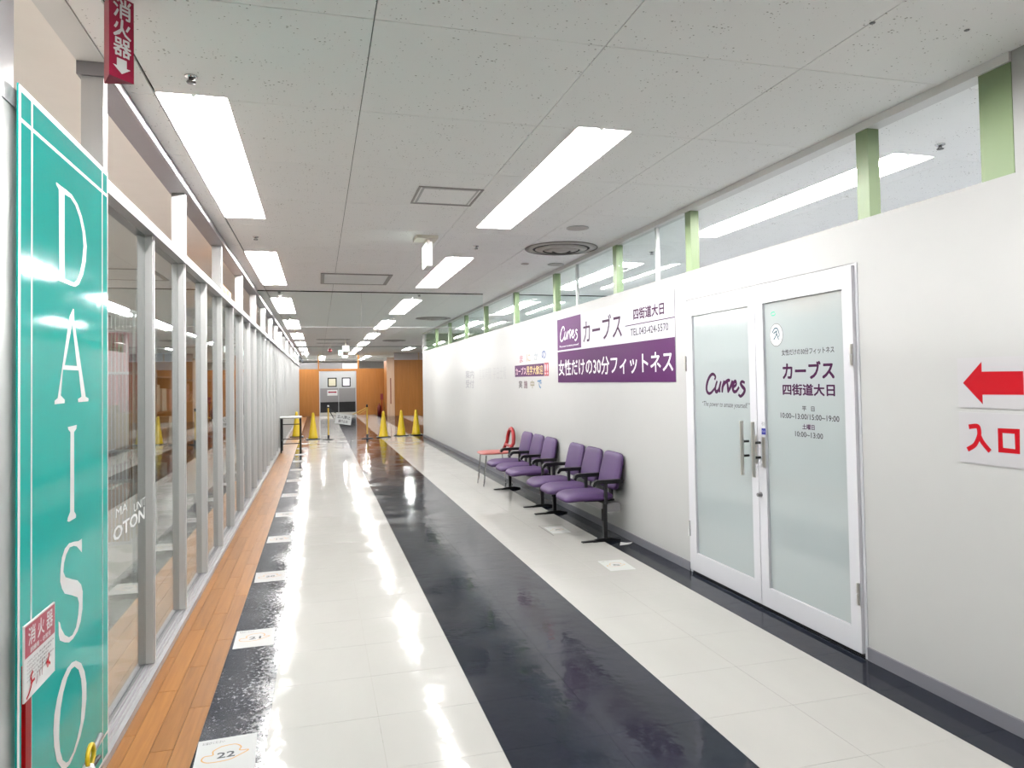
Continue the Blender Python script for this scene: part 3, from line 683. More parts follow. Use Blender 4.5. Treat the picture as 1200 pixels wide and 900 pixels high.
# ghost marks where old lettering came off
for ch, a0, a1, lab in (('営業時間', 12.4, 11.5, 'faint ghost of removed lettering, middle one left of the violet strip notice'), ('平日土曜', 11.35, 10.5, 'faint ghost of removed lettering just left of the violet strip notice')):
    tag(text(ch, 'faded_lettering', PALE, None, wp, a0, a1, 1.52, 1.72, .0006), lab, 'lettering')
FADE = mat('faded_grey_print', (.22, .22, .23), .6)
tag(text('案内', 'faded_lettering', FADE, None, wp, 13.6, 12.85, 1.55, 1.70, .0006, bold=.02), 'faint grey lettering farthest along the white wall, upper line', 'lettering')
tag(text('受付', 'faded_lettering', FADE, None, wp, 13.6, 12.85, 1.37, 1.52, .0006, bold=.02), 'faint grey lettering farthest along the white wall, lower line', 'lettering')

# arrow and entrance signs by the right edge
def sign_sheet(name, y0, y1, z0, z1, label):
    return east_panel(name, mat(name + '_board', (.345, .338, .352), .35), y0, y1, z0, z1, label, 'sign', .004)
ar = sign_sheet('arrow_sign', 2.165, 2.552, 1.346, 1.566, 'white sheet with a big red left-pointing arrow near the right edge')
flat(sp, [(2.525, 1.455), (2.43, 1.547), (2.43, 1.504), (2.243, 1.503), (2.243, 1.406), (2.43, 1.404), (2.43, 1.362)], .0006).obj('arrow', RED, ar)
en = sign_sheet('entrance_sign', 2.165, 2.552, 1.102, 1.326, 'white sheet with red entrance characters, hung just below the arrow sign')
s_ = strokes([[(2.497, 1.262), (2.462, 1.266), (2.453, 1.25), (2.455, 1.222), (2.476, 1.184), (2.508, 1.163)], [(2.453, 1.226), (2.438, 1.198), (2.408, 1.166)]], .021, sp, .0006)
s_.obj('lettering', RED, en)
strokes([[(2.354, 1.254), (2.278, 1.255), (2.279, 1.172), (2.354, 1.172), (2.354, 1.254)]], .021, sp, .0006, smooth=False).obj('lettering', RED, en)

# ================================================================== TEAL SHOP SIGN
TX = XL + .0025
tp = west(TX + .004)
teal = tag(MB().box(TX - .0, TX + .004, 2.286, 3.172, .052, 2.368).obj('shop_sign', TEAL), 'tall glossy teal sign panel with white DAISO lettering down the shopfront', 'sign')
def frame_lines():
    mb = MB()
    def ln(a0, a1, b0, b1): mb.add([tp(a, c, .0005) for a, c in ((a0, b0), (a1, b0), (a1, b1), (a0, b1))], [(0, 1, 2, 3)])
    for a0, a1, b0, b1 in ((2.287, 2.304, .053, 2.367), (3.162, 3.171, .053, 2.367), (2.304, 3.162, 2.350, 2.367), (2.304, 3.162, .053, .062),
                           (2.380, 2.391, .062, 2.350), (3.091, 3.099, .062, 2.350), (2.304, 3.162, 2.263, 2.274), (2.304, 3.162, .140, .149)): ln(a0, a1, b0, b1)
    return mb
frame_lines().obj('border_line', SIGNW, teal)
D_out = [(2.586, 2.166), (2.623, 2.165), (2.68, 2.166), (2.737, 2.164), (2.797, 2.146), (2.844, 2.114), (2.879, 2.07), (2.9, 2.017), (2.889, 1.958), (2.859, 1.906), (2.812, 1.864), (2.774, 1.851), (2.738, 1.849), (2.6, 1.85), (2.611, 1.858), (2.616, 1.884), (2.61, 2.149), (2.586, 2.159)]
D_in = [(2.664, 2.147), (2.723, 2.15), (2.774, 2.136), (2.82, 2.103), (2.852, 2.059), (2.863, 2.01), (2.847, 1.951), (2.82, 1.906), (2.789, 1.876), (2.76, 1.864), (2.667, 1.863), (2.664, 1.892)]
A_out = [(2.749, 1.772), (2.76, 1.771), (2.763, 1.729), (2.888, 1.466), (2.921, 1.46), (2.918, 1.449), (2.805, 1.449), (2.802, 1.46), (2.84, 1.467), (2.809, 1.56), (2.65, 1.56), (2.63, 1.475), (2.668, 1.46), (2.665, 1.449), (2.573, 1.448), (2.573, 1.459), (2.601, 1.467), (2.716, 1.744)]
A_in = [(2.742, 1.72), (2.668, 1.575), (2.791, 1.575)]
I_out = [(2.698, 1.368), (2.79, 1.37), (2.785, 1.357), (2.761, 1.347), (2.762, 1.075), (2.782, 1.06), (2.779, 1.05), (2.71, 1.049), (2.693, 1.054), (2.699, 1.065), (2.721, 1.08), (2.724, 1.349), (2.703, 1.359)]
S_out = [(2.844, 0.965), (2.844, 0.916), (2.82, 0.931), (2.79, 0.949), (2.76, 0.958), (2.717, 0.962), (2.682, 0.946), (2.662, 0.923), (2.655, 0.896), (2.676, 0.873), (2.739, 0.85), (2.798, 0.83), (2.836, 0.806), (2.854, 0.776), (2.851, 0.717), (2.831, 0.678), (2.798, 0.655), (2.753, 0.646), (2.711, 0.647), (2.669, 0.662), (2.623, 0.684), (2.613, 0.703), (2.611, 0.749), (2.623, 0.741), (2.636, 0.718), (2.669, 0.686), (2.711, 0.664), (2.746, 0.66), (2.783, 0.674), (2.805, 0.711), (2.813, 0.748), (2.798, 0.772), (2.739, 0.796), (2.669, 0.821), (2.642, 0.845), (2.626, 0.872), (2.629, 0.912), (2.642, 0.946), (2.669, 0.968), (2.71, 0.977), (2.76, 0.972), (2.805, 0.964), (2.831, 0.964)]
O_out = [(2.781, 0.561), (2.837, 0.531), (2.874, 0.489), (2.896, 0.438), (2.896, 0.382), (2.874, 0.326), (2.83, 0.282), (2.774, 0.254), (2.72, 0.241), (2.675, 0.247), (2.644, 0.265), (2.596, 0.313), (2.572, 0.371), (2.566, 0.423), (2.574, 0.469), (2.601, 0.511), (2.643, 0.549), (2.694, 0.568), (2.74, 0.57)]
O_in = [(2.767, 0.546), (2.809, 0.519), (2.837, 0.476), (2.847, 0.426), (2.844, 0.381), (2.83, 0.327), (2.795, 0.289), (2.754, 0.264), (2.707, 0.257), (2.682, 0.265), (2.65, 0.29), (2.626, 0.332), (2.617, 0.374), (2.619, 0.415), (2.631, 0.464), (2.656, 0.505), (2.694, 0.537), (2.733, 0.55)]
flat_hole(tp, D_out, D_in, .0008).obj('letter', SIGNW, teal)
flat_hole(tp, A_out, A_in, .0008).obj('letter', SIGNW, teal)
flat(tp, I_out, .0008).obj('letter', SIGNW, teal)
flat(tp, S_out, .0008).obj('letter', SIGNW, teal)
flat_hole(tp, O_out, O_in, .0008).obj('letter', SIGNW, teal)

# ================================================================== FIRE EXTINGUISHER SIGNS AND EXTINGUISHER
# three-sided hanging sign on the shopfront header
hz0, hz1 = 2.540, 2.822
A_, B_, C_ = (-.699, 2.684), (-.662, 2.599), (-.603, 2.669)
hx = empty('hanging_sign', (-.66, 2.65, hz0), 'crimson three-sided fire extinguisher sign with white characters under the ceiling', 'sign')
mb = MB().add([(p[0], p[1], z) for z in (hz0, hz1) for p in (A_, B_, C_)], [(0, 2, 1), (3, 4, 5), (0, 1, 4, 3), (1, 2, 5, 4), (2, 0, 3, 5)])
mb.obj('prism', CRIMSON, hx)
ux, uy = C_[0] - B_[0], C_[1] - B_[1]; ul = math.hypot(ux, uy); nx_, ny_ = uy / ul, -ux / ul
hp = lambda a, c, d: (B_[0] + ux * a + nx_ * d, B_[1] + uy * a + ny_ * d, c)
for ch, z0, z1 in (('消', 2.748, 2.816), ('火', 2.682, 2.744), ('器', 2.618, 2.678)): text(ch, 'lettering', SIGNW, hx, hp, .17, .87, z0, z1, .0008, bold=.018)
flat(hp, [(.5, 2.558), (.14, 2.582), (.30, 2.582), (.30, 2.609), (.70, 2.609), (.70, 2.582), (.86, 2.582)], .0008).obj('arrow', SIGNW, hx)
vx, vy = A_[0] - B_[0], A_[1] - B_[1]; vl = math.hypot(vx, vy)
hq = lambda a, c, d: (A_[0] - vx * a - vy / vl * d * -1 * -1, A_[1] - vy * a + vx / vl * d * -1 * -1, c)
# stand with small plate in front of the teal sign
PX = -.715
fs = empty('extinguisher_stand_sign', (PX, 2.085, 0), 'white and crimson fire extinguisher plate on a red post before the teal sign', 'sign')
pp = west(PX + .0022)
MB().box(PX - .002, PX + .002, 2.048, 2.262, .715, .905).obj('plate', SIGNW, fs)
quad(pp, 2.052, 2.258, .822, .901, .0004).obj('crimson_band', mat('faded_crimson', (.26, .025, .05), .4), fs)
for i, ch in enumerate('消火器'): text(ch, 'lettering', SIGNW, fs, pp, 2.072 + i * .062, 2.118 + i * .062, .848, .893, .0008, bold=.015)
text('訓練用・非常用', 'lettering', SIGNW, fs, pp, 2.085, 2.225, .827, .841, .0008, bold=.02)
for i in range(6): text('つかいかた 消火器の使用法', 'lettering', GTEXT, fs, pp, 2.062, 2.25 - (i % 3) * .02, .806 - i * .0095, .812 - i * .0095, .0006)
figs = [[[(2.075, .728), (2.095, .748), (2.088, .765), (2.100, .775)], [(2.075, .728), (2.062, .722)], [(2.090, .75), (2.112, .752)]],
        [[(2.125, .735), (2.132, .755)], [(2.145, .762), (2.150, .745)]], [[(2.165, .742), (2.167, .785)]],
        [[(2.205, .748), (2.210, .768), (2.216, .778)], [(2.210, .768), (2.198, .76)], [(2.222, .75), (2.214, .757)]]]
for i, f_ in enumerate(figs): strokes(f_, .007 if i in (0, 3) else .003, pp, .0008).obj('pictogram', RED if i in (0, 3) else CRIMSON, fs)
MB().box(PX - .012, PX - .0025, 2.070, 2.108, .0225, .80).obj('post', REDP, fs)
MB().box(PX - .085, PX + .16, 2.02, 2.62, .0007, .0215, bv=.006).obj('base_tray', REDP, fs)
EX, EY = -.690, 2.455
ext = empty('fire_extinguisher', (EX, EY, .022), 'red fire extinguisher with a yellow safety ring at the foot of the teal sign', 'fire extinguisher')
MB().lathe([(0, 0), (.062, 0), (.07, .008), (.072, .03), (.072, .235), (.062, .275), (.035, .298), (.022, .305), (.022, .318), (0, .318)], (EX, EY, .022), 28).obj('cylinder', REDP, ext)
MB().lathe([(0, .3185), (.022, .3185), (.024, .325), (.020, .345), (.012, .352), (0, .352)], (EX, EY, .022), 20).obj('valve', BLACKM, ext)
lv = MB().tube([(EX, EY - .03, .372), (EX, EY + .05, .392), (EX + .0, EY + .15, .405)], [.009, .011, .009], 10); lv.obj('lever', GREYM, ext)
MB().tube([(EX, EY - .02, .3745 - .02), (EX, EY + .07, .352), (EX, EY + .13, .345)], [.008, .009, .008], 10).obj('carry_handle', BLACKM, ext)
ring = [(EX + .012, EY + .0 + .030 * math.cos(i * PI / 10), .412 + .031 * math.sin(i * PI / 10)) for i in range(21)]
MB().tube(ring, .0068, 8, cap=False).obj('safety_ring', YELLOW, ext)
MB().lathe([(0, 0), (.016, 0), (.018, .008), (.014, .02), (0, .022)], (EX + .012, EY - .022, .374), 16).obj('tamper_cap', SIGNW, ext)
for ch in ext.children:
    if ch.name.startswith('cylinder'): ch.scale.z = .90
    else: ch.location.z -= .032
hose = [(EX, EY - .03, .352), (EX + .03, EY - .075, .33), (EX + .075, EY - .075, .24), (EX + .085, EY - .03, .15), (EX + .08, EY - .01, .08)]
MB().tube(hose, .009, 10).obj('hose', BLACK, ext)

# ================================================================== WAITING BENCHES
def bench(name, yn, label):
    """three-seat beam bench, near end at yn, backs to the right wall"""
    e = empty(name, (2.5, yn + .75, 0), label, 'bench', 'purple three-seat benches along the white wall')
    L = 1.5
    MB().box(2.565, 2.690, yn - .005, yn + L + .005, .272, .345, bv=.004).obj('beam', GREYM, e)
    MB().box(2.545, 2.564, yn + .03, yn + L - .03, .285, .340).obj('front_rail', mat('bench_rail', (.20, .195, .20), .3, .3), e)
    for y in (yn + .02, yn + L - .02):
        l = MB().box(2.525, 2.562, y - .018, y + .018, .0325, .345, bv=.003).obj('leg', BLACKM, e)
        MB().box(2.515, 2.5245, y - .012, y + .012, .19, .30).obj('clamp', BLACK, l)
        foot = MB()
        prof = [(2.315, .004), (2.42, .004), (2.42, .0005), (2.66, .0005), (2.69, .004), (2.69, .012), (2.60, .032), (2.48, .032), (2.44, .018), (2.315, .012)]
        foot.poly(prof, lambda a, c, d: (a, y - .02 + d, c), .04)
        foot.obj('foot', BLACK, e)
    for i in range(4):
        y = yn + L * i / 3
        MB().box(2.535, 2.562, y - .015, y + .015, .3465, .532).obj('arm_post', BLACKM, e)
        a = MB().poly([(2.412, .518), (2.43, .506), (2.458, .5325), (2.715, .5325), (2.722, .553), (2.70, .568), (2.46, .568), (2.428, .552)], lambda a_, c, d: (a_, y - .024 + d, c), .048)
        a.obj('armrest', BLACK, e)
    for i in range(3):
        yc = yn + L * (i + .5) / 3
        def wseat(x, y, z):
            zz = z * (1.0 if z > 0 else .9)
            return x, y * (1 - .16 * max(0, -x) ** 2), zz - 1.5 * max(0, -x - .35) ** 2 + .25 * x * x * 0
        MB().pad((2.425, yc, .400), (.235, .231, .040), .34, wseat).obj('seat', PURPLE, e)
        MB().box(2.40, 2.70, yc - .10, yc + .10, .347, .362).obj('seat_pan', BLACKM, e)
        def wback(x, y, z):
            # x along height, y width, z thickness -> tilt
            return x, y * (1 - .07 * max(0, x)), z
        m = MB(); m.pad((0, 0, 0), (.176, .228, .032), .30, wback)
        ang = math.radians(13)
        m.v = [(2.712 + x * math.sin(ang) + z * math.cos(ang) * .9, yc + y, .625 + x * math.cos(ang) - z * math.sin(ang)) for x, y, z in m.v]
        m.obj('backrest', PURPLE, e)
        MB().box(2.700, 2.716, yc - .035, yc + .035, .30, .47).obj('back_bracket', BLACKM, e)
    return e
bench('waiting_bench', 6.12, 'nearer purple three-seat waiting bench with black armrests by the white wall')
bench('waiting_bench', 8.03, 'farther purple three-seat waiting bench, next to the red chair')

# red chair with chrome legs
rc = empty('side_chair', (2.45, 9.97, 0), 'red chair with a looped back and thin chrome legs behind the benches', 'chair')
ya, yb = 9.76, 10.18
MB().pad((2.43, (ya + yb) / 2, .470), (.225, .215, .022), .45, lambda x, y, z: (x, y, z - .5 * max(0, -x - .5))).obj('seat', PINK, rc)
loop = [(2.625, ya + .04, .50)]
for i in range(11):
    t = PI * i / 10; loop.append((2.68 + .02 * math.sin(t), (ya + yb) / 2 - .17 * math.cos(t), .60 + .20 * math.sin(t)))
loop.append((2.625, yb - .04, .50))
m = MB().tube(loop, [.022] + [.028] * 11 + [.022], 12)
m.obj('backrest', PINKRED, rc)
MB().tube([(2.65, ya + .05, .565), (2.655, (ya + yb) / 2, .555), (2.65, yb - .05, .565)], .02, 10).obj('back_rail', PINKRED, rc)
for y, s in ((ya + .03, -1), (yb - .03, 1)):
    MB().tube([(2.28, y, .445), (2.235, y + s * .01, .0105)], .0105, 10).obj('leg', CHROME, rc)
    MB().tube([(2.60, y, .445), (2.655, y + s * .01, .0105)], .0105, 10).obj('leg', CHROME, rc)

# ================================================================== CONES, STANCHIONS, TABLE
def cone():
    e = empty('traffic_cone', (0, 0, 0))
    MB().box(-.185, .185, -.185, .185, .0006, .022, bv=.006).obj('base', BLACK, e)
    MB().lathe([(.128, .0222), (.132, .035), (.118, .06), (.036, .66), (.030, .70), (.018, .712), (0, .714)], (0, 0, 0), 28).obj('body', YELLOW, e)
    return e
cn = cone()
for i, (x, y, lab) in enumerate(((-.60, 21.0, 'tall yellow cone behind the black-legged table, leftmost of the row'), (-.145, 20.0, 'tall yellow cone just right of the black-legged table'),
                             (1.715, 19.75, 'tall yellow cone just right of the right barrier post'), (2.235, 20.05, 'tall yellow cone, middle one of the three right of the barrier'),
                             (2.665, 20.15, 'tall yellow cone closest to the end of the white wall'))):
    o = cn if i == 0 else copy_tree(cn); o.location = (x, y, 0); tag(o, lab, 'cone', 'yellow cones across the corridor')
def stanchion(x, y, lab, cap):
    e = empty('barrier_post', (x, y, 0), lab, 'barrier post', 'yellow barrier posts before the far doors')
    MB().lathe([(0, .0006), (.16, .0006), (.16, .012), (.05, .022), (.03, .03), (.03, .12), (0, .12)], (x, y, 0), 24).obj('base', BLACK, e)
    MB().tube([(x, y, .1205), (x, y, .84)], .019, 14).obj('pole', YPOLE, e)
    MB().tube([(x, y, .8405), (x, y, .875)], .024, 14).obj('collar', BLACK, e)
    MB().lathe([(0, .8755), (.024, .8755), (.027, .895), (.018, .915), (0, .92)], (x, y, 0), 14).obj('knob', cap, e)
    return e
postl = stanchion(.252, 19.6, 'yellow barrier post with a white knob, left of the hanging notice', SIGNW)
postr = stanchion(1.262, 19.5, 'yellow barrier post with a black knob, right of the hanging notice', BLACK)
rp = [(1.24, 19.5, .83), (1.05, 19.52, .73), (.92, 19.54, .668), (.885, 19.55, .66)]
MB().tube(rp, .009, 8).tube([(a, b_, c - .05 - .02 * k) for k, (a, b_, c) in enumerate(rp[:2])] + [(1.02, 19.52, .70)], .006, 6).obj('rope', YPOLE, postr)
MB().tube([(.275, 19.6, .825), (.38, 19.59, .735), (.46, 19.58, .70)], .009, 8).tube([(.275, 19.6, .80), (.33, 19.59, .68), (.40, 19.58, .55)], .012, 8).obj('strap', BLACK, postl)
nb_ = empty('hanging_notice', (.63, 19.56, .37), 'white tilted notice board hanging from the barrier rope', 'sign')
ta = math.radians(-10)
npl = lambda a, c, d: (.645 + a * math.cos(ta) - c * math.sin(ta), 19.55 - d, .535 + a * math.sin(ta) + c * math.cos(ta))
MB().poly([(-.21, -.135), (.21, -.135), (.21, .135), (-.21, .135)], lambda a, c, d: npl(a, c, -.008 + d), .008).obj('board', SIGNW, nb_)
text('立入禁止', 'lettering', GTEXT, nb_, npl, -.17, .17, .01, .10, .0012, bold=.012)
text('通行止め', 'lettering', GTEXT, nb_, npl, -.13, .12, -.10, -.02, .0012, bold=.012)
tb = empty('side_table', (-.595, 16.5, 0), 'small table with a grey top and black tube frame against the shopfront', 'table')
MB().box(-.815, -.365, 16.2, 16.85, .745, .775, bv=.004).obj('tabletop', mat('grey_laminate', (.24, .235, .23), .4), tb)
for x in (-.79, -.39):
    for y in (16.24, 16.81): MB().tube([(x, y, .0012), (x, y, .7445)], .0155, 10).obj('leg', BLACKM, tb)
for z in (.20, .30, .62):
    MB().tube([(-.775, 16.24, z), (-.405, 16.24, z)], .010, 8).obj('rail', BLACKM, tb)
for x in (-.79, -.39): MB().tube([(x, 16.256, .25), (x, 16.794, .25)], .010, 8).obj('rail', BLACKM, tb)

# far red extinguisher with its sign post
fe = empty('fire_extinguisher', (2.75, 33.3, 0), 'small dark red fire extinguisher with a sign post by the far wood wall', 'fire extinguisher')
MB().lathe([(0, .0006), (.09, .0006), (.09, .38), (.05, .45), (.025, .47), (.025, .55), (0, .55)], (2.72, 33.4, 0), 16).obj('cylinder', mat('dark_red_enamel', (.09, .002, .004), .4), fe)
MB().box(2.82, 2.85, 33.38, 33.41, .0006, .95).obj('post', REDP, fe)
MB().box(2.77, 2.90, 33.365, 33.378, .70, .98).obj('plate', mat('dark_red_plate', (.16, .01, .015), .5), fe)

# ================================================================== FLOOR MARKERS (paper, numbered)
def marker(num, x, y, w, h, ang, label, group):
    e = MB().box(-w / 2, w / 2, -h / 2, h / 2, .0011, .0015).obj('floor_marker', PAPER, None, (0, 0, 0))
    pl = ground(.0016)
    pts = [(-.02, .075), (.03, .078), (.055, .05), (.052, .02), (.085, .012), (.05, -.02), (.01, -.045), (-.06, -.045), (-.088, -.02), (-.08, .01), (-.05, .012), (-.05, .045)]
    s = w / .23
    strokes([[(a * s, b_ * s) for a, b_ in pts + pts[:1]]], .006 * s, pl, .0).obj('drawing', ORANGE_L, e)
    if num: text(num, 'lettering', INK, e, pl, -.032 * s, .034 * s, -.022 * s, .022 * s, .0003, bold=.02)
    text('お並びください', 'lettering', GTEXT, e, pl, -w * .42, -w * .05, h * .36, h * .43, .0003)
    e.location = (x, y, 0); e.rotation_euler[2] = ang
    return tag(e, label, 'floor marker', group)
ysm = [3.13, 4.50, 5.89, 7.27, 8.62, 10.08, 11.55, 13.0, 14.4, 15.75, 17.2, 18.6]
angs = [.05, .02, .03, 0, .03, -.02, .02, 0, .03, 0, .02, 0]
for i, y in enumerate(ysm):
    nm = str(22 - i)
    lb = 'white paper marker %s on the left dark strip, %s' % (nm, (['nearest the viewer'] + [q + ' from the viewer' for q in ordn] + ['ninth from the viewer', 'tenth from the viewer', 'eleventh from the viewer', 'farthest away'])[i])
    marker(nm, -.375, y, .222 if i else .232, .30, angs[i], lb, 'numbered paper markers along the left strip')
marker('5', 2.30, 5.33, .21, .31, -.05, 'worn white paper marker on the pale tiles between bench and glass doors', 'paper markers on the right side')
mk = marker('6', 2.29, 6.76, .19, .31, -.03, 'worn white paper marker on the pale tiles in front of the nearer bench', 'paper markers on the right side')
sc = tag(flat(ground(.0016), [(2.60, 5.94), (2.66, 6.06), (2.70, 6.02), (2.765, 6.02), (2.72, 5.97), (2.69, 5.95)], 0).obj('paper_scrap', PAPER), 'small torn white paper scrap on the dark strip under the nearer bench', 'paper')
tp_ = strokes([[(2.17, 6.52), (2.17, 7.0), (2.42, 7.0)], [(2.44, 6.60), (2.56, 6.60), (2.56, 6.98), (2.46, 7.0)]], .006, ground(.0014), 0, smooth=False).obj('tape_outline', GTEXT)
tag(tp_, 'thin grey tape outline on the pale tiles around the nearer bench marker', 'tape')

# ================================================================== CEILING FITTINGS
def diffuser(x, y, label):
    e = empty('air_diffuser', (x, y, CZ), label, 'air vent', 'round ceiling air diffusers')
    R = .365
    def ring(r0, r1, z0, z1, nm, m): MB().lathe([(r0, CZ - z0), (r1, CZ - z1), (r1 - .006, CZ - z1 + .001), (r0, CZ - z0 + .006)], (x, y, 0), 48).obj(nm, m, e)
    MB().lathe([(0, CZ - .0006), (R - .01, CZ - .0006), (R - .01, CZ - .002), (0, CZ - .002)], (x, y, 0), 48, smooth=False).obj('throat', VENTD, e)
    ring(R - .075, R, .012, .003, 'outer_ring', VENT)
    ring(.19, .265, .030, .012, 'cone_ring', VENT); ring(.10, .175, .040, .020, 'cone_ring', VENT)
    MB().lathe([(0, CZ - .045), (.05, CZ - .043), (.085, CZ - .026), (.05, CZ - .0022), (0, CZ - .0022)], (x, y, 0), 32).obj('core', VENT, e)
    MB().tube([(x + R * math.cos(i * PI / 24), y + R * math.sin(i * PI / 24), CZ - .006) for i in range(49)], .004, 6, cap=False).obj('rim', mat('rim_grey', (.22, .20, .19), .5), e)
diffuser(2.385, 6.76, 'round ceiling air diffuser nearest the viewer, by the green posts')
diffuser(2.34, 14.75, 'round ceiling air diffuser, second along the corridor')
diffuser(2.34, 22.7, 'round ceiling air diffuser farthest down the corridor')
def disc(name, x, y, r, m, label, cat, group, grille=True):
    e = MB().lathe([(0, CZ - .010), (r * .8, CZ - .010), (r, CZ - .006), (r, CZ - .0006), (0, CZ - .0006)], (x, y, 0), 32).obj(name, m)
    if grille: MB().tube([(x + r * math.cos(i * PI / 16), y + r * math.sin(i * PI / 16), CZ - .004) for i in range(33)], .003, 6, cap=False).obj('rim', SIGNW, e)
    return tag(e, label, cat, group)
disc('ceiling_speaker', 2.21, 5.82, .097, VENT, 'round grey ceiling speaker just before the nearest diffuser', 'speaker', 'round ceiling speakers')
disc('ceiling_speaker', 2.655, 7.72, .095, VENT, 'round grey ceiling speaker just beyond the nearest diffuser', 'speaker', 'round ceiling speakers')
disc('ceiling_detector', 2.29, 7.74, .045, VENT, 'small flat detector on the ceiling beyond the nearest diffuser', 'detector', None, False)
disc('ceiling_detector', 3.55, 7.9, .10, VENT, 'round grey fitting on the gym ceiling above the banner', 'detector', None, False)
def sprinkler():
    e = empty('sprinkler', (0, 0, CZ))
    MB().lathe([(0, 0), (.028, 0), (.026, -.006), (.012, -.012), (0, -.012)], (0, 0, CZ - .0006), 20).obj('escutcheon', CHROME, e)
    MB().lathe([(0, -.0125), (.010, -.0125), (.010, -.018), (0, -.018)], (0, 0, CZ), 12).obj('body', GREYM, e)
    for s in (-1, 1): MB().tube([(s * .010, 0, CZ - .0185), (s * .016, 0, CZ - .023), (s * .008, 0, CZ - .0265)], .002, 6).obj('yoke', GREYM, e)
    MB().lathe([(0, -.027), (.020, -.027), (.018, -.031), (0, -.031)], (0, 0, CZ), 16).obj('deflector', GREYM, e)
    return e
spr = sprinkler()
spots = [(-.515, 3.265, 'before the nearest left light'), (-.530, 6.72, 'between the first and second left lights'), (1.512, 6.80, 'between the first and second middle lights'),
         (-.53, 10.7, 'between the second and third left lights'), (1.50, 10.8, 'between the second and third middle lights'), (-.53, 14.7, 'between the third and fourth left lights'),
         (1.50, 14.8, 'between the third and fourth middle lights'), (1.50, 18.75, 'between the fourth and fifth middle lights'), (3.497, 3.28, 'before the nearest light inside the gym'),
         (3.40, 6.78, 'between the first and second gym lights'), (-.53, 18.7, 'between the fourth and fifth left lights')]
for i, (x, y, w) in enumerate(spots):
    o = spr if i == 0 else copy_tree(spr); o.location = (x, y, CZ)
    tag(o, 'small metal ceiling sprinkler ' + w, 'sprinkler', 'ceiling sprinklers')
def hatch(x0, x1, y0, y1, label):
    e = empty('access_panel', ((x0 + x1) / 2, (y0 + y1) / 2, CZ), label, 'ceiling panel')
    m = MB(); w = .014
    for a in ((x0, x1, y0, y0 + w), (x0, x1, y1 - w, y1), (x0, x0 + w, y0 + w, y1 - w), (x1 - w, x1, y0 + w, y1 - w)): m.box(*a, CZ - .006, CZ - .0006)
    m.obj('frame', mat('hatch_frame', (.30, .28, .27), .4, .5), e)
    m = MB(); i = .03
    for a in ((x0 + i, x1 - i, y0 + i, y0 + i + w), (x0 + i, x1 - i, y1 - i - w, y1 - i), (x0 + i, x0 + i + w, y0 + i + w, y1 - i - w), (x1 - i - w, x1 - i, y0 + i + w, y1 - i - w)): m.box(*a, CZ - .005, CZ - .0006)
    m.obj('inner_frame', ALU, e)
    MB().box(x0 + i + w, x1 - i - w, y0 + i + w, y1 - i - w, CZ - .004, CZ - .0006).obj('door', CEIL, e)
hatch(.672, 1.125, 4.77, 5.24, 'square aluminium-framed ceiling hatch left of the nearest middle light')
rg = empty('return_grille', (.47, 9.25, CZ), 'wide slatted air return grille in the ceiling before the hanging glass screen', 'air vent')
m = MB()
for a in ((.04, .90, 8.80, 8.83), (.04, .90, 9.67, 9.70), (.04, .085, 8.83, 9.67), (.855, .90, 8.83, 9.67)): m.box(*a, CZ - .012, CZ - .0006)
m.obj('frame', mat('grille_frame', (.25, .24, .23), .4), rg)
MB().box(.086, .854, 8.831, 9.669, CZ - .002, CZ - .0006).obj('backing', mat('grille_back', (.55, .56, .57), .6), rg)
sl = MB().box(-.384, .384, -.010, .010, 0, .004).mesh('slat', mat('grille_slat', (.85, .86, .86), .4))
for i in range(24): link(bpy.data.objects.new('slat', sl), rg, (.47, 8.85 + i * .035, CZ - .0085))
for y, w in ((22.0, 'nearer'), (24.0, 'farther')):
    e = empty('slot_vent', (.45, y, CZ), '%s long grey slot vent in the far ceiling before the far glass screen' % w, 'air vent')
    MB().box(-.05, .95, y, y + .22, CZ - .008, CZ - .0006).obj('frame', VENT, e)
    for k in range(3): MB().box(0, .9, y + .035 + k * .06, y + .065 + k * .06, CZ - .0095, CZ - .0085).obj('slot', VENTD, e)
# smoke detector stains / small fixing marks near the right are dents in the board
for x, y, r in ((2.035, 2.19, .010), (2.44, 2.15, .009)):
    tag(MB().lathe([(0, CZ - .003), (r, CZ - .003), (r * 1.2, CZ - .0006)], (x, y, 0), 7).obj('ceiling_hook', GREYM), 'tiny dark fixing in the ceiling near the %s' % ('end of a panel joint' if r > .0095 else 'white beam at the right'), 'ceiling fixing')

# hanging glass smoke screens
def screen(y, segs, z0, label, tick=True):
    e = empty('smoke_screen', ((segs[0][0] + segs[-1][1]) / 2, y, z0), label, 'glass screen', 'hanging glass smoke screens')
    for a, c in segs:
        p = MB().box(a + .002, c - .002, y - .003, y + .003, z0 + .006, CZ - .013).obj('glass_pane', GLASS2, e)
    MB().box(segs[0][0], segs[-1][1], y - .012, y + .012, CZ - .0125, CZ - .0006).obj('top_channel', BLACKM, e)
    MB().box(segs[0][0], segs[-1][1], y - .006, y + .006, z0, z0 + .0055).obj('bottom_trim', ALU_L, e)
    for a, c in segs[1:]: MB().box(a - .0015, a + .0015, y - .005, y + .005, z0 + .006, CZ - .013).obj('joint_strip', ALU_L, e)
screen(10.55, [(-.815, .62), (.62, 2.44)], 2.31, 'clear glass smoke screen hanging across the corridor, nearer one')
screen(10.55, [(XR + .12, 4.4), (4.4, 7.9)], 2.31, 'clear glass smoke screen hanging inside the gym')
screen(26.4, [(-.815, 1.0), (1.0, 3.0), (3.0, 7.9)], 2.36, 'clear glass smoke screen hanging across the corridor, farther one')

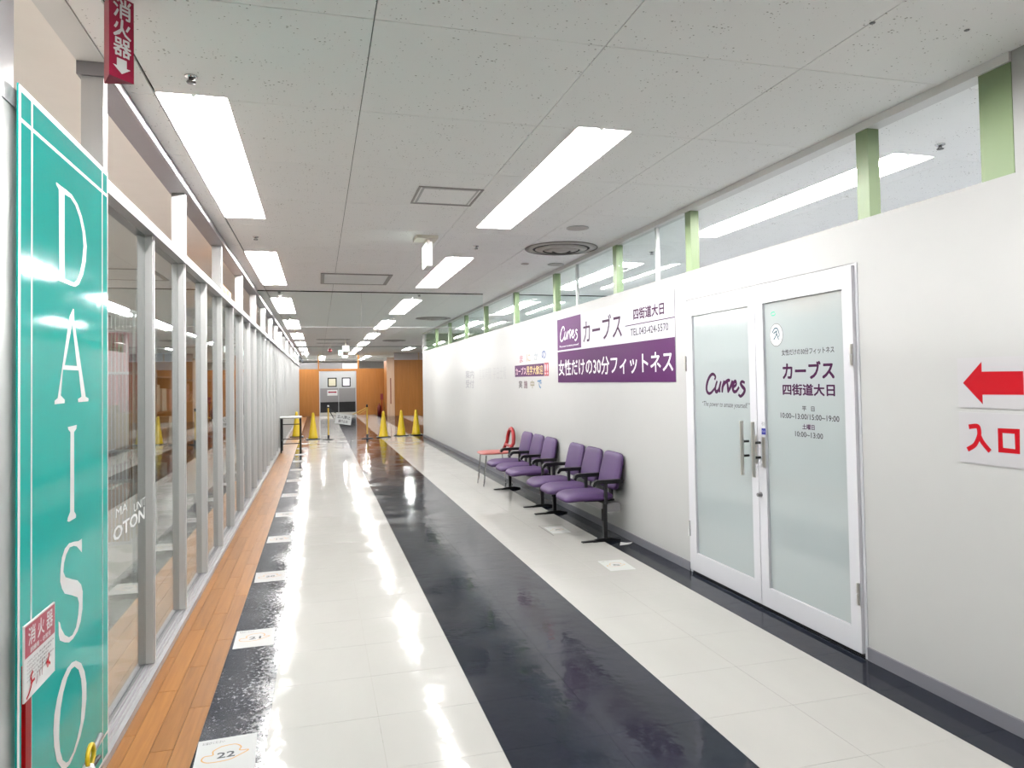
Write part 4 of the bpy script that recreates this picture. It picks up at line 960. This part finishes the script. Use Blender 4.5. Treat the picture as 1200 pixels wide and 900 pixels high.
# exit signs
def run_man(pl, ca, cb, s, d, m, parent):
    P_ = [[(.0, .28), (-.10, .05), (.02, -.10)], [(-.10, .05), (-.28, -.05), (-.38, .02)], [(.02, -.10), (.14, -.22), (.10, -.40)], [(.02, -.10), (-.14, -.20), (-.34, -.30)], [(.0, .22), (.20, .10), (.32, .18)], [(-.02, .22), (-.24, .22), (-.32, .08)]]
    o = strokes([[(ca + a * s, cb + b_ * s) for a, b_ in p] for p in P_], .09 * s, pl, d).obj('pictogram', m, parent)
    flat(pl, ellipse(ca + .06 * s, cb + .42 * s, .08 * s, .08 * s, 14), d).obj('pictogram', m, parent)
e = empty('exit_sign', (.99, 6.45, 2.53), 'slim white exit sign box hanging from the ceiling, seen nearly edge-on', 'exit sign')
MB().box(.955, 1.005, 6.33, 6.62, 2.545, 2.765, bv=.004).obj('box', mat('exit_side', (.62, .62, .62), .4), e)
MB().box(.951, .9545, 6.34, 6.61, 2.555, 2.755).obj('face', emit('exit_face', (.85, 1, .93), 1.6), e)
run_man(west(.9505), 6.475, 2.655, .15, -.0008, GREEN_S, e)
MB().box(.965, .995, 6.42, 6.52, 2.7655, 2.800).obj('stem', OFFW, e)
MB().box(.865, 1.065, 6.36, 6.60, 2.8005, CZ - .0008, bv=.004).obj('ceiling_plate', OFFW, e)
for x, y, z0, z1, w, lab in ((.83, 22.5, 2.47, 2.66, .21, 'lit white and green exit sign hanging before the far glass screen'), (.84, 28.0, 2.56, 2.78, .18, 'second lit exit sign, farther and just left of the first lit one')):
    e = empty('exit_sign', (x, y, z0), lab, 'exit sign', 'lit exit signs far down the corridor')
    MB().box(x - w / 2, x + w / 2, y, y + .05, z0, z1, bv=.004).obj('box', BEAM, e)
    MB().box(x - w / 2 + .008, x + w / 2 - .008, y - .004, y - .0005, z0 + .01, z1 - .01).obj('face', emit('exit_lit', (.82, 1, .95), 1.15), e)
    run_man(north(y - .0042), x + .02, (z0 + z1) / 2, .12, .0008, GREEN_S, e)
    MB().box(x - .02, x + .02, y + .01, y + .04, z1 + .0005, CZ - .0008).obj('stem', OFFW, e)
al = empty('alarm_lamp', (.40, 25.0, 2.58), 'small dark red alarm lamp hanging from the far ceiling left of the exit signs', 'alarm lamp')
MB().lathe([(0, 0), (.05, .01), (.07, .05), (.06, .10), (.03, .13), (0, .135)], (.40, 25.0, 2.56), 20).obj('lens', mat('alarm_red', (.20, .01, .02), .3), al)
MB().tube([(.40, 25.0, 2.6955), (.40, 25.0, CZ - .0008)], .012, 8).obj('stem', OFFW, al)

# ================================================================== INSIDE THE CLOSED SHOP
def rack(x0, x1, y0, y1, h, label, n=14):
    e = empty('wire_rack', ((x0 + x1) / 2, (y0 + y1) / 2, 0), label, 'display rack')
    for x in (x0, x1):
        for y in (y0, y1): MB().tube([(x, y, .001), (x, y, h)], .012, 8).obj('upright', SIGNW, e)
    for i in range(1, n): MB().tube([(x0 + (x1 - x0) * i / n, y0, .3), (x0 + (x1 - x0) * i / n, y0, h)], .004, 5).obj('wire', SIGNW, e)
    for z in (.3, 1.0, 1.6): MB().box(x0 + .013, x1 - .013, y0 + .013, y1 - .013, z, z + .015).obj('shelf', SIGNW, e)
    return e
rack(-1.72, -1.36, 6.0, 6.5, 2.05, 'white wire display rack just inside the first shop panes')
for i, (x, y, z, w, d_, h_, lab) in enumerate(((-1.66, 6.25, 1.0155, .22, .3, .34, 'brown carton on the middle shelf of the wire rack, left'), (-1.44, 6.25, 1.0155, .14, .3, .28, 'brown carton on the middle shelf of the wire rack, right'),
        (-1.55, 6.25, .3155, .28, .36, .4, 'brown carton on the lowest shelf of the wire rack'))):
    o = MB().box(x - w / 2, x + w / 2, y - d_ / 2, y + d_ / 2, z, z + h_, bv=.004).obj('carton', CARD); tag(o, lab, 'box', 'cartons on the wire rack')
    MB().box(x - .02, x + .02, y - d_ / 2 - .0006, y + d_ / 2 + .0006, z + h_ + .0002, z + h_ + .001).obj('tape', OFFW, o)
e = empty('storage_shelf', (-1.20, 8.6, 0), 'tall grey storage shelf just inside the shop panes', 'shelf')
for x in (-1.42, -.99):
    for y in (8.05, 9.15): MB().box(x - .015, x + .015, y - .015, y + .015, .001, 2.30).obj('upright', GREYM, e)
for z in (.35, .95, 1.55, 2.30): MB().box(-1.44, -.97, 8.03, 9.17, z + .0005, z + .02).obj('shelf', GREYM, e)
hh = 0
for zb, n_ in ((2.3205, 2), (1.5705, 1), (.9705, 1), (.3705, 1)):
    for j in range(3):
        for t_ in range(n_):
            h_ = .14 if n_ == 2 else .36; y = 8.25 + j * .34
            o = MB().box(-1.38, -1.0, y - .155, y + .155, zb + t_ * (h_ + .001), zb + t_ * (h_ + .001) + h_, bv=.004).obj('carton', CARD)
            row = {2.3205: 'top', 1.5705: 'third', .9705: 'second', .3705: 'lowest'}[zb]
            tag(o, 'brown carton on the %s level of the tall storage shelf, %s%s' % (row, ('nearest', 'middle', 'farthest')[j], '' if n_ == 1 else (', lower' if t_ == 0 else ', upper')), 'box', 'cartons on the tall storage shelf')
            MB().box(-1.3805, -.9995, y - .02, y + .02, zb + t_ * (h_ + .001) + h_ * .3, zb + t_ * (h_ + .001) + h_ * .5).obj('tape', OFFW, o)
cl = MB(); pts_ = []
for i in range(40): pts_.append((-1.95 + i * .012, 7.2 + .03 * math.sin(i * 1.1)))
cl.add([(x, y, z) for z in (1.1, 2.0) for x, y in pts_] + [(x, y + .006, z) for z in (1.1, 2.0) for x, y in pts_],
       [(i, i + 1, 41 + i, 40 + i) for i in range(39)] + [(81 + i, 80 + i, 120 + i, 121 + i) for i in range(39)])
ct = tag(cl.obj('hanging_cloth', PINKC), 'pink pleated cloth hanging on a rail inside the closed shop', 'cloth')
MB().tube([(-2.0, 7.2, 2.01), (-1.45, 7.2, 2.01)], .010, 8).obj('rail', SIGNW, ct)
MB().tube([(-2.0, 7.2, .001), (-2.0, 7.2, 2.02)], .012, 8).tube([(-1.45, 7.2, .001), (-1.45, 7.2, 2.02)], .012, 8).obj('stand', SIGNW, ct)

BROWN = wood_mat('brown_shelf_board', (.12, .05, .022), (.19, .085, .04), 1, .5, .4)
TAN = mat('tan_goods', (.30, .16, .09), .8, var=.2); ROSE = mat('rose_goods', (.32, .12, .11), .8, var=.2); CREAM = mat('cream_goods', (.5, .45, .38), .8, var=.1)
pos = ['nearest', 'second', 'third', 'fourth', 'fifth', 'sixth', 'seventh', 'eighth', 'ninth', 'farthest']
rg_ = random.Random(3)
for i in range(10):  # dark shelves added to hide the bright floor and deepen the glass reflections
    y0 = 7.6 + i * 2.35
    e = empty('floor_hiding_shelf', (-2.35, y0 + 1.1, 0), 'brown wooden shelf added to hide the bright shop floor, %s along the glass' % pos[i], 'shelf', 'added brown shelves in the shop')
    MB().box(-2.60, -2.58, y0, y0 + 2.2, .001, 1.75).obj('back_panel', BROWN, e)
    for y in (y0, y0 + 2.18): MB().box(-2.5795, -2.10, y, y + .02, .001, 1.75).obj('side_panel', BROWN, e)
    for z in (.12, .62, 1.12, 1.62): MB().box(-2.5795, -2.12, y0 + .0205, y0 + 2.1795, z, z + .02).obj('shelf_board', BROWN, e)
    if i < 3:
        for z in (.1405, .6405, 1.1405):
            for j in range(4):
                w_ = rg_.uniform(.30, .44); h_ = rg_.uniform(.18, .40); yc = y0 + .30 + j * .53
                o = MB().box(-2.50, -2.16, yc - w_ / 2, yc + w_ / 2, z, z + h_, bv=.006).obj('carton', (TAN, ROSE, CREAM)[rg_.randrange(3)])
                tag(o, '%s box on the %s level of the %s added brown shelf' % (['nearest', 'second', 'third', 'farthest'][j], {.1405: 'lowest', .6405: 'middle', 1.1405: 'upper'}[z], pos[i]), 'box', 'boxes on the %s added shelf %s level' % (pos[i], {.1405: 'lowest', .6405: 'middle', 1.1405: 'upper'}[z]))
